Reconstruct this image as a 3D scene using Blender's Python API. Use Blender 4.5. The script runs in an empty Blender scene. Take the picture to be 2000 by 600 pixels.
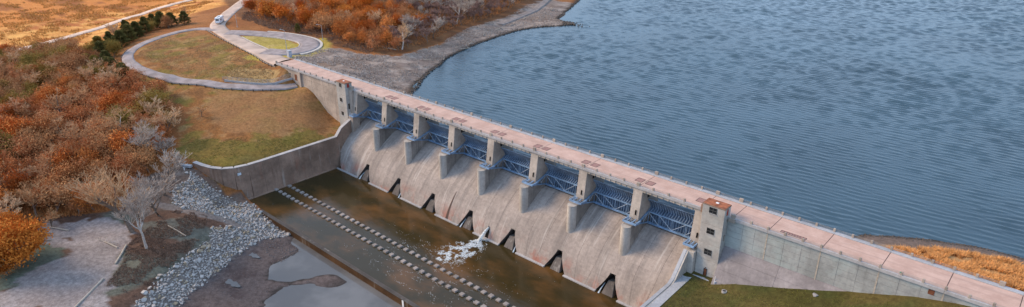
import bpy, bmesh, math, random
import numpy as np
from mathutils import Vector, Matrix

scene = bpy.context.scene
col = scene.collection
# ------------------------------------------------------------------ camera
R = (0.74523267, 0.66680115, 0.00211835)
U = (-0.26298346, 0.29099418, 0.91987069)
F = (-0.61275441, 0.68607478, -0.39221605)
cd = bpy.data.cameras.new('camera'); cam = bpy.data.objects.new('camera', cd); col.objects.link(cam)
cam.matrix_world = Matrix(((R[0], U[0], -F[0], 201.88), (R[1], U[1], -F[1], -136.71), (R[2], U[2], -F[2], 74.47), (0, 0, 0, 1)))
cd.sensor_fit = 'HORIZONTAL'; cd.sensor_width = 36; cd.lens = 1279.06 * 36 / 2000; cd.clip_start = 1; cd.clip_end = 5000
scene.camera = cam
# ------------------------------------------------------------------ light
SUN = Vector((-0.80, -0.36, 0.50)).normalized()
w = bpy.data.worlds.new('World'); scene.world = w; w.use_nodes = True
nt = w.node_tree; bg = nt.nodes['Background']; sk = nt.nodes.new('ShaderNodeTexSky')
sk.sky_type = 'NISHITA'; sk.sun_disc = False
sk.sun_elevation = math.asin(SUN.z); sk.sun_rotation = math.atan2(SUN.x, SUN.y)
sk.dust_density = 2.5; sk.ozone_density = 1.0; sk.air_density = 1.0
tc = nt.nodes.new('ShaderNodeTexCoord'); mp = nt.nodes.new('ShaderNodeMapping'); mp.inputs['Scale'].default_value = (1.6, 1.6, 4)
cn = nt.nodes.new('ShaderNodeTexNoise'); cn.inputs['Scale'].default_value = 1.7; cn.inputs['Detail'].default_value = 6
cr = nt.nodes.new('ShaderNodeMapRange'); cr.inputs[1].default_value = .3; cr.inputs[2].default_value = .7; cr.inputs[3].default_value = .35; cr.inputs[4].default_value = .85
cm = nt.nodes.new('ShaderNodeMix'); cm.data_type = 'RGBA'; cm.inputs[7].default_value = (5.0, 7.0, 9.8, 1)      # bright bluish cloud layer, added to lift sky light and the lake's reflection
nt.links.new(tc.outputs['Generated'], mp.inputs[0]); nt.links.new(mp.outputs[0], cn.inputs['Vector']); nt.links.new(cn.outputs['Fac'], cr.inputs[0]); nt.links.new(cr.outputs[0], cm.inputs[0]); nt.links.new(sk.outputs[0], cm.inputs[6])
nt.links.new(cm.outputs[2], bg.inputs[0]); bg.inputs[1].default_value = 0.14
sl = bpy.data.lights.new('sun', 'SUN'); sl.energy = 3.5; sl.angle = math.radians(24); sl.color = (1, 0.70, 0.40)
so = bpy.data.objects.new('sun', sl); col.objects.link(so); so.rotation_euler = SUN.to_track_quat('Z', 'Y').to_euler(); so.location = (-100, -40, 120)
vs = scene.view_settings; vs.view_transform = 'Standard'; vs.look = 'None'; vs.exposure = 0.3; vs.gamma = 1; vs.use_curve_mapping = False

rnd = random.Random(7); rng = np.random.default_rng(7)
S = 17.7; HP = 1.38
# ------------------------------------------------------------------ helpers
def tag(o, label=None, cat=None, group=None, kind=None):
    if label: o['label'] = label
    if cat: o['category'] = cat
    if group: o['group'] = group
    if kind: o['kind'] = kind
    return o
def empty(name, loc=(0, 0, 0), rz=0, parent=None):
    o = bpy.data.objects.new(name, None); col.objects.link(o); o.location = loc; o.rotation_euler = (0, 0, rz); o.empty_display_size = .3
    if parent: o.parent = parent
    return o
def inst(name, mesh, parent=None, loc=(0, 0, 0), rot=(0, 0, 0), sc=(1, 1, 1)):
    o = bpy.data.objects.new(name, mesh); col.objects.link(o); o.location = loc; o.rotation_euler = rot; o.scale = sc
    if parent: o.parent = parent
    return o
class MB:
    def __init__(s): s.v = []; s.f = []
    def add(s, vs, fs):
        n = len(s.v); s.v += [tuple(p) for p in vs]; s.f += [tuple(i + n for i in f) for f in fs]; return s
    def box(s, x0, x1, y0, y1, z0, z1):
        return s.add([(x0, y0, z0), (x1, y0, z0), (x1, y1, z0), (x0, y1, z0), (x0, y0, z1), (x1, y0, z1), (x1, y1, z1), (x0, y1, z1)],
                     [(0, 3, 2, 1), (4, 5, 6, 7), (0, 1, 5, 4), (1, 2, 6, 5), (2, 3, 7, 6), (3, 0, 4, 7)])
    def bar(s, a, b, wd, hg=None, up=(0, 0, 1)):
        a = Vector(a); b = Vector(b); hg = hg or wd; d = (b - a).normalized(); u = Vector(up)
        if abs(d.dot(u)) > .98: u = Vector((0, 1, 0))
        sx = d.cross(u).normalized() * (wd / 2); sz = sx.cross(d).normalized() * (hg / 2)
        c = [a - sx - sz, a + sx - sz, a + sx + sz, a - sx + sz, b - sx - sz, b + sx - sz, b + sx + sz, b - sx + sz]
        return s.add(c, [(0, 3, 2, 1), (4, 5, 6, 7), (0, 1, 5, 4), (1, 2, 6, 5), (2, 3, 7, 6), (3, 0, 4, 7)])
    def tube(s, pts, rad, n=6, cap=True):
        rings = []; b0 = len(s.v)
        for i, p in enumerate(pts):
            p = Vector(p); d = (Vector(pts[min(i + 1, len(pts) - 1)]) - Vector(pts[max(i - 1, 0)])).normalized()
            u = Vector((0, 0, 1)) if abs(d.z) < .95 else Vector((1, 0, 0))
            x = d.cross(u).normalized(); y = x.cross(d); r = rad[i] if isinstance(rad, (list, tuple)) else rad
            for k in range(n):
                a = 2 * math.pi * k / n; s.v.append(tuple(p + x * (r * math.cos(a)) + y * (r * math.sin(a))))
        for i in range(len(pts) - 1):
            for k in range(n):
                s.f.append((b0 + i * n + k, b0 + i * n + (k + 1) % n, b0 + (i + 1) * n + (k + 1) % n, b0 + (i + 1) * n + k))
        if cap: s.f.append(tuple(b0 + k for k in range(n))[::-1]); e = b0 + (len(pts) - 1) * n; s.f.append(tuple(e + k for k in range(n)))
        return s
    def prism(s, poly, a, b, axis='x'):
        n = len(poly); vs = []
        for t in (a, b):
            for p in poly: vs.append((t, p[0], p[1]) if axis == 'x' else (p[0], t, p[1]) if axis == 'y' else (p[0], p[1], t))
        fs = [tuple(range(n)), tuple(range(2 * n - 1, n - 1, -1))] + [(i, i + n, (i + 1) % n + n, (i + 1) % n) for i in range(n)]
        return s.add(vs, fs)
    def grid(s, P):
        n = len(P); m = len(P[0]); b = len(s.v)
        for r_ in P: s.v += [tuple(p) for p in r_]
        for i in range(n - 1):
            for j in range(m - 1): s.f.append((b + i * m + j, b + i * m + j + 1, b + (i + 1) * m + j + 1, b + (i + 1) * m + j))
        return s
    def mesh(s, name, mat, smooth=False, bevel=0, fix=True):
        me = bpy.data.meshes.new(name); me.from_pydata(s.v, [], s.f)
        if fix or bevel:
            bm = bmesh.new(); bm.from_mesh(me); bmesh.ops.recalc_face_normals(bm, faces=bm.faces)
            if bevel: bmesh.ops.bevel(bm, geom=list(bm.edges), offset=bevel, segments=1, affect='EDGES', clamp_overlap=True)
            bm.to_mesh(me); bm.free()
        if smooth: me.polygons.foreach_set('use_smooth', [True] * len(me.polygons))
        me.materials.append(mat); me.update(); return me
    def build(s, name, mat, parent=None, smooth=False, bevel=0, loc=(0, 0, 0), fix=True):
        return inst(name, s.mesh(name, mat, smooth, bevel, fix), parent, loc)
def fastmesh(name, V, Fq, mat, smooth=False):
    V = np.asarray(V, np.float32); Fq = np.asarray(Fq, np.int32); k = Fq.shape[1]
    me = bpy.data.meshes.new(name); me.vertices.add(len(V)); me.vertices.foreach_set('co', V.ravel())
    me.loops.add(Fq.size); me.loops.foreach_set('vertex_index', Fq.ravel()); me.polygons.add(len(Fq))
    me.polygons.foreach_set('loop_start', np.arange(0, Fq.size, k, dtype=np.int32)); me.polygons.foreach_set('loop_total', np.full(len(Fq), k, np.int32))
    if smooth: me.polygons.foreach_set('use_smooth', np.ones(len(Fq), bool))
    me.materials.append(mat); me.update(calc_edges=True); me.validate(); return me
def copy_tree(o, parent=None):
    c = o.copy(); col.objects.link(c); c.parent = parent
    for ch in list(o.children): copy_tree(ch, c)
    return c
# ------------------------------------------------------------------ materials
class NT:
    def __init__(s, name):
        s.m = bpy.data.materials.new(name); s.m.use_nodes = True; s.t = s.m.node_tree; s.n = s.t.nodes; s.b = s.n['Principled BSDF']; s.pos = None
    def new(s, t, **k):
        n = s.n.new(t)
        for a, b in k.items(): setattr(n, a, b)
        return n
    def link(s, a, b): s.t.links.new(a, b)
    def P(s):
        if not s.pos: s.pos = s.new('ShaderNodeNewGeometry').outputs['Position']
        return s.pos
    def map(s, scale, rot=(0, 0, 0), loc=(0, 0, 0), src=None):
        m = s.new('ShaderNodeMapping'); m.inputs['Scale'].default_value = scale; m.inputs['Rotation'].default_value = rot; m.inputs['Location'].default_value = loc
        s.link(src or s.P(), m.inputs[0]); return m.outputs[0]
    def noise(s, scale, detail=4, rough=.6, vec=None, dist=0):
        n = s.new('ShaderNodeTexNoise'); n.inputs['Scale'].default_value = scale; n.inputs['Detail'].default_value = detail; n.inputs['Roughness'].default_value = rough
        n.inputs['Distortion'].default_value = dist
        s.link(vec or s.P(), n.inputs['Vector']); return n.outputs['Fac']
    def ramp(s, fac, a, b, c0=(0, 0, 0, 1), c1=(1, 1, 1, 1)):
        r = s.new('ShaderNodeMapRange'); r.inputs[1].default_value = a; r.inputs[2].default_value = b; r.interpolation_type = 'SMOOTHSTEP'; s.link(fac, r.inputs[0]); return r.outputs[0]
    def mix(s, fac, a, b, mode='MIX'):
        m = s.new('ShaderNodeMix', data_type='RGBA', blend_type=mode)
        for sock, v in ((m.inputs[0], fac), (m.inputs[6], a), (m.inputs[7], b)):
            if isinstance(v, (int, float)): sock.default_value = v
            elif isinstance(v, (tuple, list)): sock.default_value = tuple(v) + ((1,) if len(v) == 3 else ())
            else: s.link(v, sock)
        return m.outputs[2]
    def math(s, op, a, b=0):
        m = s.new('ShaderNodeMath', operation=op)
        for sock, v in ((m.inputs[0], a), (m.inputs[1], b)):
            if isinstance(v, (int, float)): sock.default_value = v
            else: s.link(v, sock)
        return m.outputs[0]
    def bump(s, h, strength=.3, dist=.05):
        b = s.new('ShaderNodeBump'); b.inputs['Strength'].default_value = strength; b.inputs['Distance'].default_value = dist; s.link(h, b.inputs['Height']); s.link(b.outputs[0], s.b.inputs['Normal'])
    def done(s, colr, rough=.85, spec=.3, metal=0):
        if isinstance(colr, (tuple, list)): s.b.inputs['Base Color'].default_value = tuple(colr) + (1,)
        else: s.link(colr, s.b.inputs['Base Color'])
        if isinstance(rough, (int, float)): s.b.inputs['Roughness'].default_value = rough
        else: s.link(rough, s.b.inputs['Roughness'])
        s.b.inputs['Specular IOR Level'].default_value = spec; s.b.inputs['Metallic'].default_value = metal
        return s.m
M = {}
def flat(name, c, rough=.7, spec=.3, metal=0, var=.25, sc=1.5):
    t = NT(name); n = t.noise(sc, 5); f = t.ramp(n, .3, .7)
    M[name] = t.done(t.mix(f, tuple(x * (1 - var) for x in c), tuple(min(1, x * (1 + var * .5)) for x in c)), rough, spec, metal); return M[name]
def concrete(name, base, stain=(.09, .08, .075), streak=.5, mott=.35, rust=0, green=0):
    t = NT(name)
    big = t.ramp(t.noise(.12, 5, .6), .3, .72)
    fine = t.noise(1.3, 8, .7); obr = t.new('ShaderNodeObjectInfo').outputs['Random']
    c = t.mix(big, tuple(x * (1 - mott) for x in base), tuple(min(.9, x * (1 + mott * .35)) for x in base))
    c = t.mix(t.ramp(fine, .25, .8), t.mix(1, c, (.72, .72, .74), 'MULTIPLY'), c)
    c = t.mix(t.math('MULTIPLY', obr, .15), c, tuple(x * .6 for x in base))
    # run marks down the face
    st = t.noise(1.0, 6, .65, t.map((.55, .55, .035)), .4)
    st2 = t.noise(1.0, 4, .6, t.map((1.6, 1.6, .12)))
    f = t.math('MULTIPLY', t.ramp(st, .5, .74), t.ramp(st2, .3, .65))
    c = t.mix(t.math('MULTIPLY', f, streak), c, stain)
    lt = t.ramp(t.noise(1.0, 5, .6, t.map((.8, .8, .05), loc=(40, 3, 0))), .58, .75)
    c = t.mix(t.math('MULTIPLY', lt, .3 * streak + .05), c, (.6, .58, .55))
    if rust:
        rn = t.ramp(t.noise(.22, 5, .65, t.map((1, 1, .5), loc=(9, 2, 5))), .55, .72)
        c = t.mix(t.math('MULTIPLY', rn, rust), c, (.32, .12, .075))
    if green:
        gn = t.ramp(t.noise(.2, 4, .6, t.map((1, 1, 1), loc=(5, 22, 5))), .45, .65)
        c = t.mix(t.math('MULTIPLY', gn, green), c, (.36, .42, .42))
    t.bump(t.noise(2.2, 8, .7), .35, .06)
    M[name] = t.done(c, .9, .2); return M[name]
concrete('conc_pier', (.50, .44, .39), streak=.45)
concrete('conc_nose', (.52, .48, .44), streak=.5, mott=.3)
concrete('conc_tower', (.50, .47, .44), streak=.4, green=.25)
concrete('conc_left', (.50, .42, .36), streak=.4)
concrete('conc_right', (.43, .44, .43), streak=.35, green=.5)
concrete('conc_batter', (.33, .30, .31), streak=.35)
concrete('conc_girder', (.48, .43, .38), streak=.9)
concrete('conc_post', (.42, .36, .31), streak=.2)
concrete('conc_curb', (.46, .45, .46), streak=.2, mott=.2)
concrete('conc_curb_far', (.42, .44, .48), streak=.2, mott=.2)
concrete('conc_basin', (.36, .245, .185), stain=(.10, .05, .035), streak=.8, mott=.45, rust=.28)
concrete('conc_lower_shade', (.33, .30, .275), stain=(.06, .055, .05), streak=1.0, mott=.5)  # base darkened to carry shade on the lower pier sides; streaks are wet stain
concrete('conc_dark', (.10, .09, .085), streak=.6)
concrete('conc_block', (.36, .32, .30), streak=.2)
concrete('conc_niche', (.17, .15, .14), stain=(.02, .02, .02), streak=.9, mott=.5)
concrete('conc_sill', (.105, .052, .022), stain=(.03, .015, .008), streak=.8, mott=.5)
def ogee_mat():
    t = NT('conc_ogee'); base = (.40, .345, .315)
    ob = t.new('ShaderNodeObjectInfo').outputs['Random']
    big = t.ramp(t.noise(.1, 6, .65), .3, .7)
    c = t.mix(big, tuple(x * .74 for x in base), tuple(x * 1.12 for x in base))
    c = t.mix(t.math('MULTIPLY', ob, .3), c, tuple(x * .7 for x in base))
    fine = t.noise(1.1, 8, .72)
    c = t.mix(t.ramp(fine, .28, .75), t.mix(1, c, (.7, .69, .7), 'MULTIPLY'), c)
    st = t.ramp(t.noise(1.0, 6, .6, t.map((.5, .03, .03))), .45, .75)
    c = t.mix(t.math('MULTIPLY', st, .55), c, (.14, .125, .12))
    lt = t.ramp(t.noise(1.0, 5, .6, t.map((.7, .04, .04), loc=(30, 0, 0))), .55, .72)
    c = t.mix(t.math('MULTIPLY', lt, .4), c, (.56, .52, .49))
    # old rusty waterline stains, low on the slope
    sep = t.new('ShaderNodeSeparateXYZ'); t.link(t.P(), sep.inputs[0])
    zz = t.ramp(sep.outputs[2], -22.5, -27.5)
    rn = t.ramp(t.noise(.24, 5, .6, t.map((1, .6, .6), loc=(3, 8, 1))), .47, .66)
    c = t.mix(t.math('MULTIPLY', t.math('MULTIPLY', zz, rn), .75), c, (.33, .13, .095))
    t.bump(t.noise(1.8, 8, .7), .4, .06)
    M['conc_ogee'] = t.done(c, .88, .25)
ogee_mat()
def deck_mat():
    t = NT('deck'); c = t.mix(t.ramp(t.noise(.25, 6, .65), .3, .7), (.41, .27, .225), (.53, .37, .315))
    ln = t.ramp(t.noise(1.0, 5, .6, t.map((.05, 1.3, 1))), .5, .72); c = t.mix(t.math('MULTIPLY', ln, .6), c, (.33, .225, .195)); c = t.mix(t.math('MULTIPLY', t.ramp(t.noise(.5, 5, .7, t.map((.5, 1, 1), loc=(7, 3, 0))), .56, .62), .35), c, (.40, .30, .27))
    c = t.mix(t.math('MULTIPLY', t.ramp(t.noise(2.5, 7, .7), .5, .8), .3), c, (.7, .55, .5)); t.bump(t.noise(5, 6), .2, .03)
    M['deck'] = t.done(c, .85, .25)
deck_mat()
flat('joint', (.05, .035, .035)); flat('hatch', (.30, .17, .15), sc=3); flat('hatch_frame', (.09, .055, .05))
flat('roof_rust', (.30, .10, .045), var=.5, sc=.9); flat('roof_edge', (.25, .16, .12))
flat('steel_dark', (.05, .05, .055), .5); flat('rail_metal', (.30, .27, .25), .5)
def painted(name, c, rust=.5):
    t = NT(name); f = t.ramp(t.noise(.35, 5, .65), .3, .7); k = t.mix(f, tuple(x * .62 for x in c), tuple(x * 1.12 for x in c))
    st = t.math('MULTIPLY', t.ramp(t.noise(1, 6, .7, t.map((.9, .9, .25))), .56, .7), rust); k = t.mix(st, k, (.13, .085, .065))
    k = t.mix(t.math('MULTIPLY', t.ramp(t.noise(2.5, 5, .7), .6, .8), .35), k, (.36, .40, .45)); M[name] = t.done(k, .6, .3)
painted('gate_skin', (.12, .175, .27), .35); painted('gate_rib', (.25, .34, .47), .3); painted('gate_girder', (.21, .33, .50), .3)
flat('gate_light', (.40, .48, .58), .5, .4, var=.3)
painted('platform_blue', (.22, .35, .55), .25)
flat('window_frame', (.10, .10, .10)); flat('door_red', (.17, .06, .03)); flat('red_paint', (.35, .03, .02))
t = NT('glass_dark'); M['glass_dark'] = t.done((.012, .014, .016), .12, .5)
t = NT('black_hole'); M['black_hole'] = t.done((.006, .006, .006), .9, .1)
flat('white_paint', (.75, .76, .78), .4, .4, var=.1); flat('sign_face', (.60, .68, .75), .5); flat('tyre', (.02, .02, .02)); flat('galv', (.42, .43, .45), .45, .5, metal=.3)
flat('cabinet', (.42, .44, .50), .5); flat('wood_grey', (.42, .36, .30)); flat('green_paint', (.05, .35, .25))
flat('asphalt', (.30, .26, .265), .9, .2, var=.3, sc=.25); flat('asphalt_warm', (.46, .36, .31), .9, .2, var=.25, sc=.15)
flat('dirt_track', (.62, .48, .40), .95, .1, var=.3, sc=.2); flat('path_dirt', (.25, .215, .205), .95, .1, var=.3, sc=.5)
flat('kerb', (.50, .46, .43)); flat('amber', (.6, .33, .08)); 
# ------------------------------------------------------------------ terrain
PD=[(-59.37,6.902,-0.6),(-76.78,6.861,-0.6),(-98.96,8.635,-0.5),(-120.1,11.6,-0.3),(-136.2,14.18,0),(-148.9,16.14,0),(-159.5,26.16,0.3),(-176.8,40.17,0.6),(-203.1,63.51,1),(-143.9,13.8,0),(-151.4,8.982,-0.6),(-152.5,0.02138,-1.2),(-150.9,-11.09,-2),(-146.4,-20.82,-2.7),(-140.1,-28,-3.4),(-131,-33.5,-4),(-118.1,-36.31,-4.5),(-103.1,-36.2,-5),(-88.95,-32.34,-5.6),(-71.79,-24.84,-6.3),(-58.65,-18.05,-6.7),(-47.48,-10.48,-7),(-43.14,-3.647,-7),(-42.09,1.229,-7),(-234,-62.94,-15),(-239,-47.54,-15),(-249.5,-26.79,-15),(-264.6,-2.481,-15),(-290.4,31.84,-15),(-321.6,79.29,-15),(-118.4,-26.8,-4.3),(-132.7,-13.75,-3),(-129.8,0.3882,-1.2),(-99.09,-23.56,-5),(-79.19,-16.66,-5),(-93.54,-4.611,-3),(-71.39,-1.467,-3.2),(-64.54,-10.3,-5.8),(-54.46,-1.29,-3.5),(-51.16,-4.677,-5.5),(-44.52,-16.94,-9),(-60.07,-26.51,-9),(-85.11,-34.4,-8),(-106.4,-42.79,-7),(-35.3,-8.585,-9),(-28.53,-25.99,-11.5),(-44.45,-38.55,-12),(-15.24,-12.29,-13),(-5.148,-14.68,-16),(-4.471,-28,-16.9),(-3.999,-43.92,-17),(-6.781,-51.65,-17),(-12.32,-54.35,-17),(-17.71,-54.54,-17),(-24.65,-48.49,-16.2),(-47.59,-51,-13.5),(-74.95,-45.27,-11),(-149,-34.37,-7),(-178.9,-16.42,-6),(-197,3.951,-5),(-190.2,15.64,-3.5),(-196.8,33.83,-2),(-219.8,51.25,-1),(-130.1,-46.01,-11),(-123.6,-69.33,-16),(-75.73,-98.45,-17),(-139.8,-84.02,-16),(-73.68,-65.77,-16),(-35.78,-78.62,-17.5),(-31.47,-60.02,-16.5),(-40.64,-92.48,-18),(-28.45,-109.7,-20),(-15.71,-100,-21),(-8.549,-88.28,-20.5),(-2.341,-77.18,-20),(-11.89,-65.1,-18.5),(-15.39,-58.25,-17.2),(-443.7,-17.05,-17),(-346.6,7.597,-16),(-197.9,-48.92,-15.5),(-357.7,46.22,-15),(-264.9,39.53,-10),(-307.1,-47.02,-16),(-199,-28.98,-14),(-12.77,-113.8,-22.5),(4.682,-117.8,-23),(19.68,-121.2,-23.5),(27.14,-114.5,-23.5),(39.36,-102.6,-24),(-8.208,-98.43,-22.3),(13,-90.55,-22.5),(22.08,-101.5,-23.3),(19.3,-86.66,-22.7),(21.75,-81.55,-23),(18.43,-72.77,-23),(30.71,-89.43,-23.8),(35.28,-97.55,-24),(-10.98,-63.92,-19),(-3.494,-69.82,-20.5),(-8.16,-59.24,-19),(-3.133,-56.24,-23),(1.157,-53.57,-26),(2.535,-50.93,-27.5),(6.142,-63.85,-22.2),(10.53,-59.79,-25),(4.71,-71.21,-22),(14.12,-67.73,-23.2),(18.78,-62.31,-25.5),(17.82,-53.67,-27.6),(27.93,-49.08,-29.8),(24.24,-53.88,-28.8),(25.68,-58.96,-28.8),(24.76,-67.07,-26.5),(30.5,-76.02,-27),(27.83,-65.77,-28.5),(26.13,-73.59,-24.8),(31.21,-83.11,-25),(38.49,-92.74,-25),(38.41,-88.01,-27.5),(36.28,-83.2,-28.5),(42.56,-91.27,-28.6),(41.64,-97.77,-25.5),(32.89,-52.03,-29.9),(32.35,-65.09,-29.6),(38.7,-77.4,-29.5),(46.42,-86.51,-29.3),(48.45,-70.65,-30.15),(38.63,-58.79,-29.9),(40.96,-51.73,-30.4),(58.31,-60.9,-30.6),(72.53,-54.14,-30.8),(58.9,-73.44,-30.3),(-53,0,-1.2),(-48.6,0,-1.6),(-44.7,0,-5.2),(-38.8,0,-7),(-34,0,-6.9),(-29.9,0,-8.2),(-25.4,0,-11.2),(-21,0,-14.5),(-14,-1,-16.5),(-8,-3,-17),(-2,-10,-17.2),(-2,-30,-17.2),(-2.5,-45,-17.2)]
PU=[(-59.37,6.902,-0.6),(-76.78,6.861,-0.6),(-98.96,8.635,-0.5),(-120.1,11.6,-0.3),(-136.2,14.18,0),(-148.9,16.14,0),(-159.5,26.16,0.3),(-176.8,40.17,0.6),(-203.1,63.51,1),(-81.36,36.65,-0.6),(-72.31,25.25,-0.6),(-70.69,16.21,-0.6),(-92.38,34.97,-0.5),(-115.8,28.66,-0.4),(-101.2,15.09,-0.5),(-69.36,34.48,-0.8),(-60.78,27.37,-1),(-60.48,17.7,-1.5),(-66.47,11.07,-0.8),(-51.4,25,-2.5),(-48.2,36.62,-3),(-21.82,22.52,-4.5),(-14.31,27.31,-6.3),(-2.796,26.01,-7.6),(-25.54,15.04,-2.5),(-40.62,15.24,-1.6),(-25.09,44.64,-5.2),(1.045,26.55,-8),(-7.011,36.46,-8),(-13.31,46.3,-8),(-21.17,59.45,-8),(-30.84,78.28,-8),(-40.2,105.6,-8),(-44.11,138.5,-8),(-41.15,157.6,-8),(-32.64,173,-8),(-34.36,179.3,-8),(-39.83,182.4,-8),(-47.32,183.9,-8),(-59.44,208.5,-8),(-78.27,248,-8),(-41,54.77,-4),(-42.27,75.19,-5.5),(-51.21,105.1,-5.5),(-53.75,131.8,-6),(-51.85,165.6,-6.5),(-41.05,169.4,-6.8),(-68.36,195.4,-5),(-71.67,215.8,-6.5),(-69.95,167.3,-4.5),(-68.25,118.8,-4),(-86.61,152.7,-3),(-64.55,91.53,-2.5),(-67.34,69.71,-2),(-85.07,63.63,-1),(-92.98,53.35,-0.5),(-117.4,53.68,0),(-142.2,56.11,0.5),(-162.3,54.81,1),(-122.6,91.14,1),(-113.2,122,1),(-111.9,154.9,0),(-95.39,185.6,-2),(-169.4,86.61,2),(-190.9,70.81,1.5),(-50,10,-1.4),(-30,10,-2.5),(-15,10,-5),(-4,10,-7.3),(5,10,-9.5),(20,30,-12),(10,60,-12),(-5,90,-12),(-15,140,-12),(-5,180,-12),(-30,230,-12),(-50,300,-12),(60,60,-14),(100,10,-15),(60,200,-15),(150,100,-15),(150,20,-12),(170.8,27.58,-8),(173.6,29.44,-8),(179.6,33.47,-8),(186.6,37.46,-8),(193.8,39.68,-8),(199.8,41.01,-8),(203.7,41.23,-8),(172,11,-6),(180,11,-4.5),(190,11,-2.5),(204,11,-1.6),(230,11,-1.5),(230,48,-8),(164,11,-9.5),(170,40,-10.5),(200,60,-11.5),(240,70,-12),(180,22,-6),(195,25,-5),(210,28,-5)]
PG=[(147,-3,-17.45),(150.3,-4.1,-16.6),(152.7,-3.4,-15.3),(155.6,-3,-14.5),(161.2,-2.1,-13.05),(167.6,-1.2,-11.35),(171.6,-.5,-10.2),(177.4,.2,-8.45),(183,.2,-6.45),(188.4,.2,-4.35),(195.2,.2,-2.6),(199,.2,-1.95),(210,0,-1.5),(142.5,-10,-17.6),(142.5,-25,-18.1),(142.5,-45,-18.5),(154,-9,-17.1),(160,-13,-16.8),(180,-12,-11.5),(200,-10,-5.5),(170,-30,-18),(200,-35,-13),(230,-20,-6),(160,-60,-20),(230,-60,-15)]
PD += [(80, -58, -31.5), (100, -70, -32), (120, -58, -32), (60, -100, -30), (90, -110, -30)]
PD += [(-2, -54.5, -23), (-5.2, -56.6, -21), (-9, -58, -19.6), (-13, -58.8, -18.7), (1, -51, -26.2), (-3.4, -49.6, -17.1), (-6, -52, -17.1), (-10.5, -54, -17.1), (-2, -47, -17.1)]
PD += [(25, -50.2, -30.7), (35, -50.2, -31), (45, -51, -31), (16, -50, -29.5)]
PD += [(50, -75, -29.9), (56, -78, -29.9), (45, -80, -29.5), (62, -82, -30), (54, -66, -30.05), (57, -60, -30.0), (55, -62.5, -29.95), (60, -57.5, -30.05), (51.5, -66.5, -29.95), (48.5, -62, -30.7), (62, -66, -30.7), (50, -57, -30.8), (66, -72, -30.8), (70, -90, -30)]
PU += [(20, 11, -11), (-60, 320, -11), (300, 60, -12), (-250, 330, 4), (-200, 200, 4), (-390, 200, -14)] + [p for p in PD if p[0] < -150]
class RBF:
    def __init__(s, P, lam=.3):
        P = np.array(P, float); s.P = P[:, :2]; n = len(P); d = np.hypot(s.P[:, None, 0] - s.P[None, :, 0], s.P[:, None, 1] - s.P[None, :, 1])
        A = np.zeros((n + 1, n + 1)); A[:n, :n] = -d + np.eye(n) * lam; A[:n, n] = A[n, :n] = 1
        b = np.zeros(n + 1); b[:n] = P[:, 2]; s.w = np.linalg.lstsq(A, b, rcond=None)[0]
    def __call__(s, x, y):
        o = np.full(x.shape, s.w[-1])
        for k in range(len(s.P)): o -= np.sqrt((x - s.P[k, 0]) ** 2 + (y - s.P[k, 1]) ** 2) * s.w[k]
        return o
fD, fU, fG = RBF(PD), RBF(PU), RBF(PG)
def ss(t): t = np.clip(t, 0, 1); return t * t * (3 - 2 * t)
_lat = np.random.default_rng(3).random((256, 256))
def vnoise(x, y, sc, oct=3):
    o = 0; a = 1; tot = 0
    for k in range(oct):
        X = x / sc * 2 ** k + 17.3 * k; Y = y / sc * 2 ** k + 5.1 * k
        xi = np.floor(X).astype(int); yi = np.floor(Y).astype(int); fx = ss(X - xi); fy = ss(Y - yi)
        g = lambda i, j: _lat[(xi + i) % 256, (yi + j) % 256]
        o = o + a * ((g(0, 0) * (1 - fx) + g(1, 0) * fx) * (1 - fy) + (g(0, 1) * (1 - fx) + g(1, 1) * fx) * fy); tot += a; a *= .5
    return o / tot
def H(x, y):
    x = np.asarray(x, float); y = np.asarray(y, float)
    k = ss((x - 125) / 16); lo = fD(x, y) * (1 - k) + fG(x, y) * k; a = ss((y - 1) / 8.)
    return lo * (1 - a) + fU(x, y) * a
def h1(x, y): return float(H(np.array([x]), np.array([y]))[0])
def spline(pts, step=2.0):
    P = [np.array(p[:2], float) for p in pts]; P = [2 * P[0] - P[1]] + P + [2 * P[-1] - P[-2]]; out = []
    for i in range(1, len(P) - 2):
        n = max(2, int(np.hypot(*(P[i + 1] - P[i])) / step))
        for k in range(n):
            t = k / n; a, b, c, d = P[i - 1:i + 3]
            out.append(.5 * ((2 * b) + (c - a) * t + (2 * a - 5 * b + 4 * c - d) * t * t + (3 * b - a - 3 * c + d) * t ** 3))
    out.append(P[-2]); return np.array(out)
UP = spline([(-50, 4.4), (-59.4, 4.6), (-76.8, 6.2), (-99, 8.4), (-120, 11.4), (-136, 14.2), (-149, 19.), (-160, 27), (-176.8, 40.2), (-203, 63.5), (-240, 100), (-290, 150)])
LOOP = spline([(-136, 13), (-144, 11.5), (-150.5, 7), (-153, 0), (-151, -11.1), (-146.4, -20.8), (-140, -28), (-131, -33.5), (-118, -36.3), (-103, -36.2), (-88.9, -32.3), (-71.8, -24.8), (-58.6, -18.1), (-48.5, -10.5), (-43.3, -4.6), (-41.5, -.2)])
FLD = spline([(-226, -110), (-234, -63), (-239, -47.5), (-249.5, -26.8), (-264.6, -2.5), (-290.4, 31.8), (-321.6, 79.3), (-370, 150)], 4)
TEAR = spline([(-128, 14), (-117, 22.5), (-103, 29), (-90, 31.8), (-80, 31), (-72, 26), (-69.5, 19.5), (-72, 12.5), (-80, 8)])
SHP = spline([(-130, 300), (-86, 222), (-70, 192), (-65, 176.5), (-61, 160), (-57.5, 142)])
TRK = spline([(-4, -77), (1.9, -72.3), (5.7, -70.1), (11.2, -66.3), (15.4, -62.2), (19.7, -60.5)], 1)
ROADS = [(UP, 3.8), (LOOP, 2.4), (FLD, 3.0), (TEAR, 4.6), (SHP, 2.4)]
LOT = [(19.6, -123), (30.5, -112.5), (39.3, -103.5), (27, -99), (21, -93.5), (13, -88.5), (3, -86), (-6.5, -89), (-10.5, -95.6), (-15.5, -101), (-15, -105), (-8, -103.5), (-1, -99), (3.5, -99.5), (6.5, -105), (9.9, -114), (14, -121)]
LOTSTRIP = [(-6.5, -105.3), (-4, -101), (3.8, -97.8), (4.4, -100), (0, -103.5)]
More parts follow.
